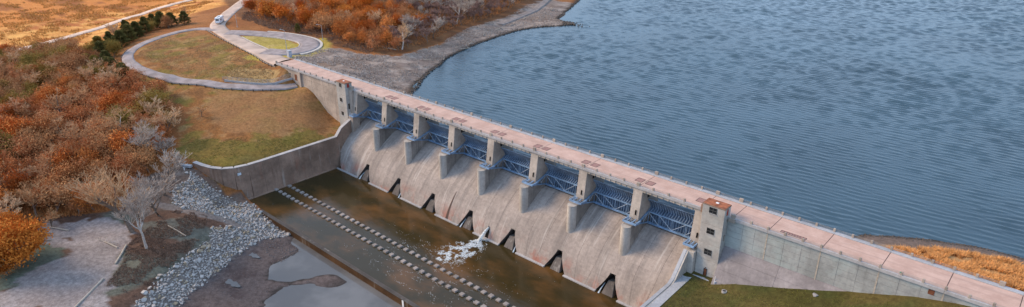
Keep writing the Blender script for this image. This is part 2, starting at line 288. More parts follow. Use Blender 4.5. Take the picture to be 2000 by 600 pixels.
RIP = [(-13, -58.8), (-9.8, -61.5), (-8.1, -66.1), (-2.1, -70.4), (3.4, -70.9), (11.2, -65.3), (19.5, -60), (20, -63), (18.5, -67.6), (24, -71.1), (30, -82.6), (33, -88), (38.6, -94), (42, -101), (48, -98), (43.4, -90.3), (39.9, -85), (36.5, -78), (34, -72.3), (29.5, -65.1), (27, -58), (30.5, -50), (20.4, -49.8), (7, -49.6), (2.6, -52.6), (-2, -55.5), (-6, -57.3)]
MUD = [(27, -57), (30.7, -50), (38.6, -50.3), (43.6, -55), (43, -61.4), (44.7, -67), (48.4, -70.6), (54.2, -64.8), (57, -57), (60.3, -62.2), (56, -68), (58, -74), (66, -82), (80, -100), (52, -104), (44, -90), (36, -75)]
def pip(poly, x, y):
    ins = np.zeros(x.shape, bool); n = len(poly); j = n - 1
    for i in range(n):
        xi, yi = poly[i]; xj, yj = poly[j]
        c = ((yi > y) != (yj > y)) & (x < (xj - xi) * (y - yi) / (yj - yi + 1e-12) + xi); ins ^= c; j = i
    return ins
def dist_line(L, x, y):
    d = np.full(x.shape, 1e9)
    for p in L: d = np.minimum(d, (x - p[0]) ** 2 + (y - p[1]) ** 2)
    return np.sqrt(d)
def axis(*seg):
    o = []
    for a, b, s_ in seg: o += list(np.arange(a, b - 1e-6, s_))
    return np.array(o + [seg[-1][1]])
xs = axis((-470, -240, 6), (-240, -160, 3), (-160, -54, 2), (-54, -.8, .95), (-.8, 60, 1.05), (60, 141.4, 5), (141.4, 148.8, 1.2), (148.8, 250, 2.5))
ys = axis((-150, -126, 4), (-126, -44, 1.02), (-44, .9, 1.1), (.9, 9.0, 8.1), (9.0, 60, 1.5), (60, 130, 2.5), (130, 340, 5))
X, Y = np.meshgrid(xs, ys, indexing='ij'); Z = H(X, Y)
n1 = vnoise(X, Y, 9, 4) - .5; Z = Z + n1 * .7 * ss((np.abs(Y - 4.5) - 4) / 6)
mudm = pip(MUD, X, Y); Z = np.where(mudm, Z + (vnoise(X, Y, 6, 3) - .5) * .5, Z)
rd = np.full(X.shape, 1e9)
for L, hw in ROADS: rd = np.minimum(rd, dist_line(L, X, Y) - hw)
k = 1 - ss((rd - .5) / 3.); Z = Z * (1 - k) + (H(X, Y) - .30) * k
# the step in the ground at the curved end of the left training wall
ARC = spline([(-.8, -43), (-1.0, -45), (-2.15, -49.2), (-4.4, -52.2), (-8.25, -54.2), (-12.35, -55.2), (-17.5, -56.0)], .25)
BEH = [(-.8, -40)] + [tuple(p) for p in ARC] + [(-30, -57), (-30, -40)]
nearw = (X > -22) & (X < 8) & (Y < -42) & (Y > -64); front = np.interp(X, [-18, -16, -12, -8, -4, -1, 2, 6], [-17.0, -17.9, -18.9, -20.2, -22.4, -24.6, -26.8, -27.6])
inside = pip(BEH, X, Y); Z = np.where(nearw & inside & (Y > -57), np.maximum(Z, -17.25), Z); Z = np.where(nearw & ~inside & (Y > -60) & (X > -17.4), np.minimum(Z, front), Z)
for i_, j_ in zip(*np.nonzero(nearw & (X > -17.5) & (X < -.9) & (dist_line(ARC, X, Y) < .75))):
    k_ = np.argmin((ARC[:, 0] - X[i_, j_]) ** 2 + (ARC[:, 1] - Y[i_, j_]) ** 2); X[i_, j_], Y[i_, j_] = ARC[k_]; Z[i_, j_] = front[i_, j_]
lotm = pip(LOT, X, Y) | pip(LOTSTRIP, X, Y)
ripm = pip(RIP, X, Y)
# --- what grows or lies where
C = np.zeros(X.shape + (3,)); nz = vnoise(X, Y, 14, 4); nf = vnoise(X + 91, Y, 4, 3); nb = vnoise(X * .35 + 7, Y, 10, 4)
def paint(mask, c, a=1.0):
    m = (np.clip(mask.astype(float), 0, 1) * a)[..., None]; C[:] = C * (1 - m) + np.array(c) * m
paint(np.ones(X.shape), (.25, .10, .035)); paint(ss((nz - .4) / .25), (.34, .15, .055), .7)
fieldm = ss((-196 - X + (nz - .5) * 40) / 25) 
paint(fieldm, (.58, .27, .075)); paint(fieldm * ss((nb - .5) / .15), (.40, .13, .04)); paint(fieldm * ss((nf - .52) / .15), (.78, .45, .14), .7)
paint(ss((-300 - X) / 30), (.55, .20, .05), .8); paint(ss((-300 - X) / 30) * ss((nb - .52) / .1), (.22, .08, .03), .7)
# grass bank inside and below the loop road
slope = pip([(-152, 10), (-158, -12), (-145, -30), (-118, -41), (-90, -41), (-55, -40), (-38, -52), (-17, -57.5), (-8, -54), (-1.5, -48), (0, 2), (-55, 4), (-100, 6)], X + (nf - .5) * 6, Y + (nz - .5) * 6)
nm_ = vnoise(X * 1.3 + 31, Y + 17, 7, 4); paint(slope, (.26, .115, .038)); paint(slope * ss((nz - .42) / .2), (.31, .155, .06), .8); paint(slope * ss((nm_ - .5) / .12), (.17, .145, .032), .75); paint(slope * ss((nf - .56) / .08), (.36, .215, .10), .6); paint(slope * ss((.40 - nm_) / .06), (.15, .07, .03), .6)
paint(pip([(-30, -57), (-18, -57), (-8, -54.2), (-1, -48), (-.5, -15), (-8, -12), (-14, -38), (-34, -46)], X + (nz - .5) * 8, Y + (nf - .5) * 8), (.165, .135, .03), .75)
dry = pip([(-36, 0), (-45, -12), (-62, -24), (-50, -36), (-30, -40), (-14, -26), (-8, -2)], X + (nf - .5) * 5, Y + (nz - .5) * 5); paint(dry, (.29, .155, .07), .75)
paint(pip([(-52, -1), (-46, -8), (-56, -14), (-68, -17), (-76, -10), (-66, -3)], X + (nf - .5) * 4, Y + (nz - .5) * 4), (.40, .28, .13), .8)
# upstream banks
hl = pip([(-230, 60), (-160, 36), (-120, 33), (-90, 38), (-66, 36), (-40, 50), (-60, 150), (-90, 240), (-250, 340), (-300, 200)], X, Y); paint(hl, (.125, .058, .028), .9); paint(hl * ss((nf - .48) / .2), (.22, .11, .05), .7)
bank = (Y > 9) & (X > -66) & (X < 40); bk = pip([(-66, 9), (-70, 24), (-64, 36), (-48, 40), (-38, 52), (-44, 82), (-58, 118), (-64, 150), (-70, 176), (-90, 222), (-60, 240), (0, 200), (30, 60), (30, 9)], X + (nf - .5) * 6, Y + (nz - .5) * 6)
paint(bk, (.23, .185, .165)); paint(bk * ss((nf - .47) / .15), (.38, .32, .285), .85); paint(bk * ss((nz - .52) / .2), (.16, .105, .075), .7)
isl = pip([(-118, 13), (-112, 20), (-100, 25.5), (-87, 26.5), (-77.5, 22), (-75, 15), (-84, 10.5), (-105, 11.5)], X, Y); paint(isl, (.33, .27, .07)); paint(isl * ss((nf - .5) / .15), (.42, .33, .13), .7)
paint((np.abs(dist_line(TEAR, X, Y) - 7) < 2.6) & (X > -84), (.40, .33, .07), .8)
# lot, worn ground, mud
rv_ = pip([(-20, -62), (-16, -57.2), (-8, -55.2), (-1, -49.2), (32, -49.2), (45, -100), (20, -100), (-6, -84), (-20, -72)], X + (nf - .5) * 3, Y); paint(rv_ & ~((X > -16) & (Y > -54.5) & (X < -.5)), (.155, .11, .09)); paint(rv_ * ss((nf - .5) / .2), (.21, .17, .15), .7)
low = pip([(-20, -102), (-8, -86), (4, -80), (-2, -70), (12, -64), (22, -62), (30, -80), (44, -100), (40, -130), (0, -130)], X + (nf - .5) * 3, Y + (nz - .5) * 3)
paint(low, (.125, .075, .055)); paint(low * ss((nz - .46) / .12), (.13, .14, .115), .9)
paint(pip([(-8, -106), (0, -102), (6, -103), (10, -112), (14, -124), (0, -128)], X, Y), (.115, .14, .11), .9)
paint(pip([(5, -83), (14, -84), (24, -76), (20, -68), (10, -72)], X, Y), (.14, .145, .125), .8)
paint(pip([(12, -90), (18, -91), (28, -84), (24, -79), (14, -84)], X, Y), (.125, .075, .055), .85)
lm = pip(LOT, X + (nf - .5) * 6, Y + (vnoise(X + 40, Y, 3, 3) - .5) * 5) | pip(LOTSTRIP, X, Y)
paint(lm, (.27, .24, .24), .92); paint(lm * ss((vnoise((X + Y) * .3, (Y - X) * 1.2, 5, 4) - .45) / .3), (.37, .34, .34), .6)
paint(dist_line(TRK, X, Y) < 1.7, (.22, .19, .18), .9)
paint((X > 12) & (Y < -49) & ((Y > -60) | ((X > 28) & (Z < -28.3))) & (X < 140), (.115, .095, .095)); paint(ripm, (.22, .19, .175)); md = pip(MUD, X, Y); paint(md, (.115, .095, .095)); paint(md * ss((nf - .5) / .2), (.075, .058, .06), .8)
rg = (X > 141) & (Y < 1); paint(rg, (.060, .058, .018)); paint(rg * ss((nz - .45) / .2), (.105, .085, .032), .7); paint(rg * ss((nf - .5) / .15), (.05, .065, .02), .6)
rb = (X > 150) & (Y > 9); paint(rb, (.36, .20, .085)); paint(rb * ss((nf - .5) / .12), (.52, .31, .14), .7)
wet = rb * ss((-5.7 + 1.0 * (nz - .5) * 2 - Z) / .8); paint(wet, (.15, .115, .10))
shore = ss((-7.5 - Z) / .4) * (Y > 9) * (X > -120); paint(shore, (.045, .036, .03))
paint((Z < -30.25) & (Y < -48), (.05, .045, .045))
ii = np.arange(len(xs) * len(ys)).reshape(len(xs), len(ys)); cx = (X[:-1, :-1] + X[1:, 1:]) / 2; cy = (Y[:-1, :-1] + Y[1:, 1:]) / 2
hole = ((cx > -.8) & (cx < 141.4) & (cy > -48.6) & (cy < 9)) | ((cx > -53.5) & (cy > .9) & (cy < 9))
q4 = np.stack([ii[:-1, :-1], ii[1:, :-1], ii[1:, 1:], ii[:-1, 1:]], -1)[~hole]
def ground_mat():
    t = NT('ground'); a = t.new('ShaderNodeVertexColor'); a.layer_name = 'zone'
    n = t.ramp(t.noise(.9, 8, .75), .25, .75); n2 = t.ramp(t.noise(3.5, 5, .7), .3, .7)
    c = t.mix(n, t.mix(1, a.outputs[0], (.55, .52, .5), 'MULTIPLY'), t.mix(1, a.outputs[0], (1.25, 1.22, 1.2), 'MULTIPLY'))
    c = t.mix(n2, t.mix(1, c, (.84, .84, .84), 'MULTIPLY'), t.mix(1, c, (1.1, 1.1, 1.1), 'MULTIPLY'))
    t.bump(t.noise(1.3, 9, .75), .6, .22); M['ground'] = t.done(c, .95, .15)
ground_mat()
me = fastmesh('ground', np.stack([X, Y, Z], -1).reshape(-1, 3), q4, M['ground'], True)
ca = me.color_attributes.new('zone', 'FLOAT_COLOR', 'POINT'); ca.data.foreach_set('color', np.concatenate([C.reshape(-1, 3), np.ones((C.size // 3, 1))], 1).astype(np.float32).ravel())
tag(inst('ground', me), kind='structure')
gx, gy, GZ = xs, ys, Z
def gz(x, y):
    i = int(np.clip(np.searchsorted(gx, x) - 1, 0, len(gx) - 2)); j = int(np.clip(np.searchsorted(gy, y) - 1, 0, len(gy) - 2))
    u = (x - gx[i]) / (gx[i + 1] - gx[i]); v = (y - gy[j]) / (gy[j + 1] - gy[j])
    return float((GZ[i, j] * (1 - u) + GZ[i + 1, j] * u) * (1 - v) + (GZ[i, j + 1] * (1 - u) + GZ[i + 1, j + 1] * u) * v)
# --- roads
def ribbon(name, L, hw, mat, dz=.0, taper=None):
    T = np.gradient(L, axis=0); T /= np.hypot(T[:, 0], T[:, 1])[:, None]; N = np.stack([-T[:, 1], T[:, 0]], 1)
    rows = []
    for o in np.linspace(-1, 1, 7):
        P = L + N * hw * o; z = H(P[:, 0], P[:, 1]) * .5 + H(L[:, 0], L[:, 1]) * .5 + dz + .05 * (1 - o * o); rows.append(np.column_stack([P, z]))
    e = [r.copy() for r in (rows[0], rows[-1])]; e[0][:, 2] -= .5; e[1][:, 2] -= .5
    e[0][:, :2] -= N * .15; e[1][:, :2] += N * .15
    return tag(MB().grid([e[0]] + rows + [e[1]]).build(name, M[mat], smooth=True), kind='structure')
ribbon('upper_road', UP[4:], 3.8, 'asphalt_warm'); ribbon('loop_road', LOOP, 2.4, 'asphalt', .03); ribbon('field_road', FLD, 3.0, 'dirt_track', .35)
ribbon('turnaround_road', TEAR, 4.6, 'asphalt', .06); ribbon('shore_track', SHP, 2.2, 'path_dirt')
def kerb(name, L, off, wd, ht, mat, label):
    T = np.gradient(L, axis=0); T /= np.hypot(T[:, 0], T[:, 1])[:, None]; N = np.stack([-T[:, 1], T[:, 0]], 1); rows = []
    for o, hh in ((off, -.3), (off, ht), (off + wd, ht), (off + wd, -.3)):
        P = L + N * o; rows.append(np.column_stack([P, H(P[:, 0], P[:, 1]) + hh]))
    return tag(MB().grid(rows).build(name, M[mat]), kind='structure')
kerb('island_kerb', UP[(UP[:, 0] < -80) & (UP[:, 0] > -116)], -4.1, .45, .18, 'kerb', '')
kerb('turnaround_kerb', TEAR[8:-6], 4.7, 1.2, .16, 'kerb', '')
kerb('island_inner_kerb', TEAR[10:-6], -5.0, .35, .16, 'kerb', '')
# --- water
def lake_mat():
    t = NT('lake_water')
    b = t.noise(1, 4, .6, t.map((.5, 1.5, .5), (0, 0, math.radians(8)))); t.bump(b, .6, .12)
    big = t.ramp(t.noise(.02, 3), .35, .65)
    M['lake_water'] = t.done(t.mix(big, (.026, .055, .082), (.036, .074, .108)), .06, .5); t.b.inputs['IOR'].default_value = 1.33
lake_mat()
def basin_mat():
    t = NT('basin_water'); br = t.ramp(t.noise(.07, 4, .6, t.map((.6, 1, 1))), .42, .7)
    c = t.mix(br, (.038, .028, .011), (.12, .06, .021)); 
    m = t.ramp(t.noise(.05, 3, .5, t.map((1, 1, 1), loc=(13, 4, 0))), .4, .6)
    h = t.math('ADD', t.math('MULTIPLY', t.noise(1, 5, .6, t.map((.5, 1.2, 1), (0, 0, .5))), m), t.math('MULTIPLY', t.noise(2.2, 4, .6), .25))
    t.bump(h, .4, .12); M['basin_water'] = t.done(c, .08, .5); t.b.inputs['IOR'].default_value = 1.33
basin_mat()
t = NT('tail_water'); t.bump(t.noise(.6, 3), .06, .05); M['tail_water'] = t.done(t.mix(t.ramp(t.noise(.05, 4), .4, .65), (.10, .10, .105), (.15, .15, .155)), .06, .5); t.b.inputs['IOR'].default_value = 1.33
# the lake: wind waves as geometry near the dam, a plain sheet beyond
wx = np.arange(-100, 240, .55); wy = np.arange(5.3, 520, .55); WX, WY = np.meshgrid(wx.astype(np.float32), wy.astype(np.float32), indexing='ij'); WZ = np.zeros_like(WX); rw_ = np.random.default_rng(21)
gust = .45 + 1.05 * vnoise(WX * .5, WY * 1.3, 60, 4); stepy = .55
for i in range(90):
    lam = 1.3 * (3.1 / 1.3) ** rw_.random(); th = math.radians(98 + rw_.normal(0, 10)); kx, ky = 2 * math.pi / lam * math.cos(th), 2 * math.pi / lam * math.sin(th)
    WZ += .0050 * lam ** .85 * np.sin(kx * WX + ky * WY + rw_.uniform(0, 6.28) + 1.2 * np.sin(WX * .03 * rw_.uniform(.5, 1.5) + i)) * np.clip(lam / stepy - 1.3, 0, 1)
WZ = WZ + 2.5 * np.clip(WZ, 0, None) ** 2
sh_x = np.interp(WY, [8.8, 26, 46, 78, 110, 138, 160, 173, 184, 206, 248, 330, 520], [6, 1, -13, -31, -40, -44, -41, -33, -47, -58, -78, -130, -260])
calm = ss((WX - sh_x) / 22); WZ = -8 + WZ * gust * (.25 + .75 * calm)
edge_ = np.minimum.reduce([(240 - WX) / 12, (520 - WY) / 12, np.full_like(WX, 1.)]); WZ = -8 + (WZ + 8) * np.clip(edge_, 0, 1)
wi = np.arange(WX.size).reshape(WX.shape); wq = np.stack([wi[:-1, :-1], wi[1:, :-1], wi[1:, 1:], wi[:-1, 1:]], -1); wq = wq[((WX > sh_x - 14) & ((WY > 8.7) | ((WX > 1.3) & (WX < 139.6))))[:-1, :-1]]
LV = np.stack([WX, WY, WZ], -1).reshape(-1, 3); n_ = len(LV)
ex = np.array([(239.9, 8.8, -8), (1500, 8.8, -8), (1500, 520, -8), (239.9, 520, -8), (-300, 520, -8), (-100, 520, -8), (1500, 1600, -8), (-700, 1600, -8), (239.9, 1600, -8), (-100, 1600, -8), (1.5, 5.2, -8), (140.2, 5.2, -8), (140.2, 8.8, -8), (1.5, 8.8, -8)])
eq = np.array([(0, 1, 2, 3), (3, 2, 6, 8), (5, 3, 8, 9), (4, 5, 9, 7)]) + n_
tag(inst('lake_water', fastmesh('lake_water', np.concatenate([LV, ex]), np.concatenate([wq.reshape(-1, 4), eq]), M['lake_water'], True)), kind='structure')
tag(MB().add([(-.3, -48.4, -28.45), (141, -48.4, -28.45), (141, -6.5, -28.45), (-.3, -6.5, -28.45)], [(0, 1, 2, 3)]).build('basin_water', M['basin_water']), kind='structure')
tag(MB().add([(1, -150, -30.3), (250, -150, -30.3), (250, -49., -30.3), (1, -49., -30.3)], [(0, 1, 2, 3)]).build('tailwater', M['tail_water']), kind='structure')
tag(MB().box(-1, 142, -48.5, -4, -33, -32.5).build('basin_floor', M['conc_dark']), kind='structure')
# ------------------------------------------------------------------ spillway
OG = [(7.5, -12.6), (5.5, -12.35), (3.6, -12.5), (2.2, -13.2), (.8, -14.05), (-.6, -14.9), (-2, -15.85), (-3.9, -17.2), (-5.6, -18.7), (-7, -20.1), (-8.4, -21.8), (-9.7, -23.9), (-10.8, -26), (-11.6, -28.0), (-12.2, -31)]
def wn(z):            # half width of the outlet niche under a pier at height z
    if z > -22.9: return .08
    if z > -23.2: return .9
    t_ = (-23.2 - z) / 5.; return .9 + 2.7 * min(1, t_) ** 1.25
sp = empty('spillway', (8 * S / 2, -5, -31)); off = Vector(sp.location)
tag(sp, 'curved concrete spillway face falling in eight bays to the brown basin', 'spillway')
def loc(o): o.location = -off; return o
ogf = []
for i in range(len(OG) - 1):
    for k in range(3): t_ = k / 3; ogf.append((OG[i][0] * (1 - t_) + OG[i + 1][0] * t_, OG[i][1] * (1 - t_) + OG[i + 1][1] * t_))
ogf.append(OG[-1])
og2 = []
for i, p in enumerate(ogf):
    a = ogf[max(0, i - 2):i + 3]; og2.append((sum(x[0] for x in a) / len(a), sum(x[1] for x in a) / len(a)))
og2.append((-12.15, -30.6))
# split where the niche starts so its top edge is crisp
i0 = next(i for i, p in enumerate(og2) if p[1] < -22.9); og2.insert(i0, (og2[i0][0], og2[i0][1])); 
def interp(z):
    for i in range(len(og2) - 1):
        if og2[i][1] >= z >= og2[i + 1][1] and og2[i][1] != og2[i + 1][1]:
            t_ = (og2[i][1] - z) / (og2[i][1] - og2[i + 1][1]); return og2[i][0] * (1 - t_) + og2[i + 1][0] * t_
    return og2[-1][0]
lifts = [(-12.5, -14.9), (-14.93, -17.2), (-17.23, -19.4), (-19.43, -21.4), (-21.43, -22.9), (-22.9, -24.4), (-24.43, -26.3), (-26.33, -28.2), (-28.2, -30.6)]
for b in range(8):
    for li, (za, zb) in enumerate(lifts):
        n = 5
        for c in range(3):
            P = []; Q = []
            for r_ in range(n + 1):
                z = za + (zb - za) * r_ / n; y = interp(z); w_ = wn(z - .01); 
                if za > -22.5: w_ = .02
                xl = b * S + w_; xr = (b + 1) * S - w_
                a_ = xl + (xr - xl) * c / 3 + (.03 if c else 0); e_ = xl + (xr - xl) * (c + 1) / 3 - (0 if c == 2 else .03)
                dy = -.0
                P.append([(a_ + (e_ - a_) * j / 2, y, z) for j in range(3)]); Q.append([(x_, y_ + .5, z_) for x_, y_, z_ in P[-1]])
            m = MB().grid(P)
            edge = [P[0][j] for j in range(3)] + [P[r_][2] for r_ in range(1, n + 1)] + [P[n][1], P[n][0]] + [P[r_][0] for r_ in range(n - 1, 0, -1)]
            back = [(x_, y_ + .5, z_) for x_, y_, z_ in edge]; ne = len(edge)
            m.add(edge + back, [(i, (i + 1) % ne, (i + 1) % ne + ne, i + ne) for i in range(ne)])
            loc(m.build('ogee_slab', M['conc_ogee'], sp, False, fix=False))
# backing mass behind the slabs (closes the joints) and the crest
m = MB()
for b in range(8):
    x0, x1 = b * S, (b + 1) * S; P = []
    for z in np.linspace(-12.5, -30.6, 24):
        w_ = wn(z) + .02 if z < -22.9 else 0
        P.append([(x0 + w_, interp(z) + .12, z), (x1 - w_, interp(z) + .12, z)])
    m.grid(P)
m.prism([(3.9, -12.55), (9, -12.9), (9, -30), (3.9, -30)], 0, 8 * S)
loc(m.build('spillway_core', M['conc_dark'], sp))
for b in range(8):   # pale kerb at the toe
    m = MB(); x0 = b * S + (3.4 if b else 1.4); x1 = (b + 1) * S - (3.4 if b < 7 else 1.4)
    m.box(x0, x1, -12.25, -11.55, -29.5, -28.1); loc(m.build('toe_kerb', M['conc_curb'], sp, bevel=.05))
for k in range(1, 8):   # outlet niches under the piers
    nx = k * S; ni = empty('outlet_niche', (0, 0, 0), parent=sp); ni.location = -off
    m = MB(); zs = np.linspace(-22.9, -30.5, 14)
    for s_ in (-1, 1):
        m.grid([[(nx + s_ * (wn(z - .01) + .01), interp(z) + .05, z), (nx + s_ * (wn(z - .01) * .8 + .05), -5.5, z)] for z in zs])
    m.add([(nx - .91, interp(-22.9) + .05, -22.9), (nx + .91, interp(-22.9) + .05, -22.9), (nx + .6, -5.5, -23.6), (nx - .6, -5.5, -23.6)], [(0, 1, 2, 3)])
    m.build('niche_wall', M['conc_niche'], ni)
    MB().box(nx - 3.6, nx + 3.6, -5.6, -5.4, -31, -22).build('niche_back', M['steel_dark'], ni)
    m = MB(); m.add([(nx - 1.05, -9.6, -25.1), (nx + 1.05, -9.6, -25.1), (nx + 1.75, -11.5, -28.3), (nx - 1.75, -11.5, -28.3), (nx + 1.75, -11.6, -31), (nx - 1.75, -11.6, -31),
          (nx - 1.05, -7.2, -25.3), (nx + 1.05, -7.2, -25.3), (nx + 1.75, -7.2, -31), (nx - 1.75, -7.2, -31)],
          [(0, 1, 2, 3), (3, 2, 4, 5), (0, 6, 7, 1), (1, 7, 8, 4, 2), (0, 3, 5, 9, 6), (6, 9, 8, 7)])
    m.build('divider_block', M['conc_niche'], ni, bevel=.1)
    for s_ in (-1, 1):
        if (k + s_) % 3 == 0:
            MB().tube([(nx + s_ * 2.1, -9.4, -26.4), (nx + s_ * 2.3, -11.0, -27.6), (nx + s_ * 2.4, -11.9, -28.6)], [.12, .16, .3], 5).build('trickle', flat('trickle_water', (.55, .62, .68), .2) if 'trickle_water' not in M else M['trickle_water'], ni)
# low-flow slots: the dry stained one and the running one
m = MB(); m.grid([[(62.0 - .55 * t_ - .22 * t_ ** .6 - .02, interp(-19.8 - 8.3 * t_) - .07, -19.8 - 8.3 * t_), (62.0 - .25 * t_ + .5 * t_ ** .6 + .02, interp(-19.8 - 8.3 * t_) - .07, -19.8 - 8.3 * t_)] for t_ in np.linspace(0, 1, 24)])
loc(m.build('dry_slot', flat('slot_stain', (.10, .065, .055), .9), sp, fix=False))
m = MB(); m.add([(79.3, interp(-24.6) - .05, -24.6), (79.95, interp(-24.9) - .05, -24.9), (80.3, interp(-26.4) - .05, -26.4), (80.2, interp(-28.1) - .05, -28.1), (79.0, interp(-28.1) - .05, -28.1), (79.0, interp(-26.4) - .05, -26.4)], [(0, 1, 2, 5), (5, 2, 3, 4)])
loc(m.build('outlet_slot', M['black_hole'], sp, fix=False))
# ------------------------------------------------------------------ piers
def pier_parts(root, x0, end=0):
    """x0 centre; end -1 / +1 for the abutment piers"""
    hl = -HP; hr = HP
    m = MB(); m.prism([(.35, -.95), (-.75, -9.0), (-.75, -10.2), (9.2, -10.2), (9.2, -.95)], hl, hr); m.build('shaft', M['conc_pier'], root, bevel=.06)
    if not end:
        MB().box(hl + .06, hr - .06, -3.95, 9.2, -22.5, -10.22).build('lower_wall', M['conc_lower_shade'], root, bevel=.04)
        prof = [(hr, -4.0), (hl, -4.0), (hl, -4.25)] + [(HP * math.cos(a), -4.25 - HP * math.sin(a) * 1.05) for a in np.linspace(math.pi, 0, 13)[1:-1]] + [(hr, -4.25)]
        for za, zb, mt in ((-13.1, -10.22, 'conc_nose'), (-16.1, -13.13, 'conc_nose'), (-21.5, -16.13, 'conc_nose')):
            MB().prism(prof, za, zb, 'z').build('nose', M[mt], root, smooth=False)
        MB().prism([(p[0] * .97, p[1] + .04) for p in prof], -20, -10.5, 'z').build('nose_core', M['conc_dark'], root)
    # arched access recess in the downstream face (frame proud of a dark panel)
    dx = .35; fy = lambda z: -.75 + (z + 9.0) / 8.05 * 1.1
    arch = [(dx - .3, -8.5), (dx + .3, -8.5), (dx + .3, -7.3)] + [(dx + .3 * math.cos(a), -7.3 + .3 * math.sin(a)) for a in np.linspace(0, math.pi, 7)[1:-1]] + [(dx - .3, -7.3)]
    m = MB(); n = len(arch); m.add([(p[0], fy(p[1]) - .012, p[1]) for p in arch], [tuple(range(n))]); dw = m.build('doorway', M['black_hole'], root, fix=False)
    m = MB()
    for i in range(n):
        a, b = arch[i], arch[(i + 1) % n]; m.bar((a[0], fy(a[1]) - .03, a[1]), (b[0], fy(b[1]) - .03, b[1]), .09)
    m.build('door_frame', M['conc_post'], dw)
    # machinery openings on the pier sides below the deck
    for s_ in (-1, 1):
        if end and s_ == end: continue
        xx = s_ * (HP + .01)
        for ya, yb, za, zb in ((2.6, 4.6, -2.7, -2.35), (3.0, 3.7, -4.4, -2.9), (4.0, 4.6, -4.4, -2.9)):
            MB().box(min(xx, xx + .02 * s_), max(xx, xx + .02 * s_), ya, yb, za, zb).build('machinery_opening', M['black_hole'], root)
        m = MB(); m.bar((xx, 3.85, -4.6), (xx, 3.85, -2.7), .12); m.bar((xx, 2.7, -2.8), (xx, 4.8, -2.8), .12); m.build('hoist_frame', M['rail_metal'], root)
    # blue trunnion platform
    pf = empty('platform', (0, 0, 0), parent=root); ex = 2.05; xl = -ex if end <= 0 else -ex; xr = ex if end >= 0 else ex
    if end < 0: xl = -.4
    if end > 0: xr = .9
    m = MB(); m.bar((xl, -2.95, -9.95), (xr, -2.95, -9.95), .28, .55); m.build('front_beam', M['platform_blue'], pf)
    for x_ in ((xl + .15), (xr - .15)): MB().bar((x_, -2.8, -9.95), (x_, -.2, -9.95), .28, .5).build('side_beam', M['platform_blue'], pf)
    for x_ in (xl + .15 + (xr - xl - .3) * .3, xl + .15 + (xr - xl - .3) * .7): MB().bar((x_, -2.9, -9.75), (x_, -.9, -9.55), .22, .3).build('cross_beam', M['platform_blue'], pf)
    MB().box(xl + .2, xr - .2, -2.8, -.76, -10.16, -10.08).build('grating', M['conc_dark'], pf)
    m = MB()
    for x_ in np.linspace(xl + .1, xr - .1, 4): m.bar((x_, -2.95, -9.7), (x_, -2.95, -8.8), .05)
    m.bar((xl, -2.95, -8.8), (xr, -2.95, -8.8), .05); m.bar((xl, -2.95, -9.25), (xr, -2.95, -9.25), .04); m.build('handrail', M['gate_light'], pf)
    for s_ in (-1, 1):
        if end and s_ == end: continue
        MB().tube([(s_ * HP, -1.5, -10.25), (s_ * (HP + .55), -1.5, -10.25)], .38, 10).build('trunnion', M['gate_girder'], pf)
ordn = ['', 'first', 'second', 'third', 'fourth', 'fifth', 'sixth', 'seventh']
for k in range(9):
    end = -1 if k == 0 else 1 if k == 8 else 0
    r_ = empty('pier', (k * S, 0, -21.4))
    h = MB(); n0 = set(bpy.data.objects)
    pier_parts(r_, k * S, end)
    for c in r_.children: c.location.z += 21.4
    if end: tag(r_, 'concrete end pier beside the ' + ('left tower, at the grass bank end of the gates' if end < 0 else 'tall right tower with rusty roof, orange tinted top'), 'pier', 'spillway piers')
    else: tag(r_, '%s concrete pier counted from the left tower, round nose and blue platform' % ordn[k], 'pier', 'spillway piers')
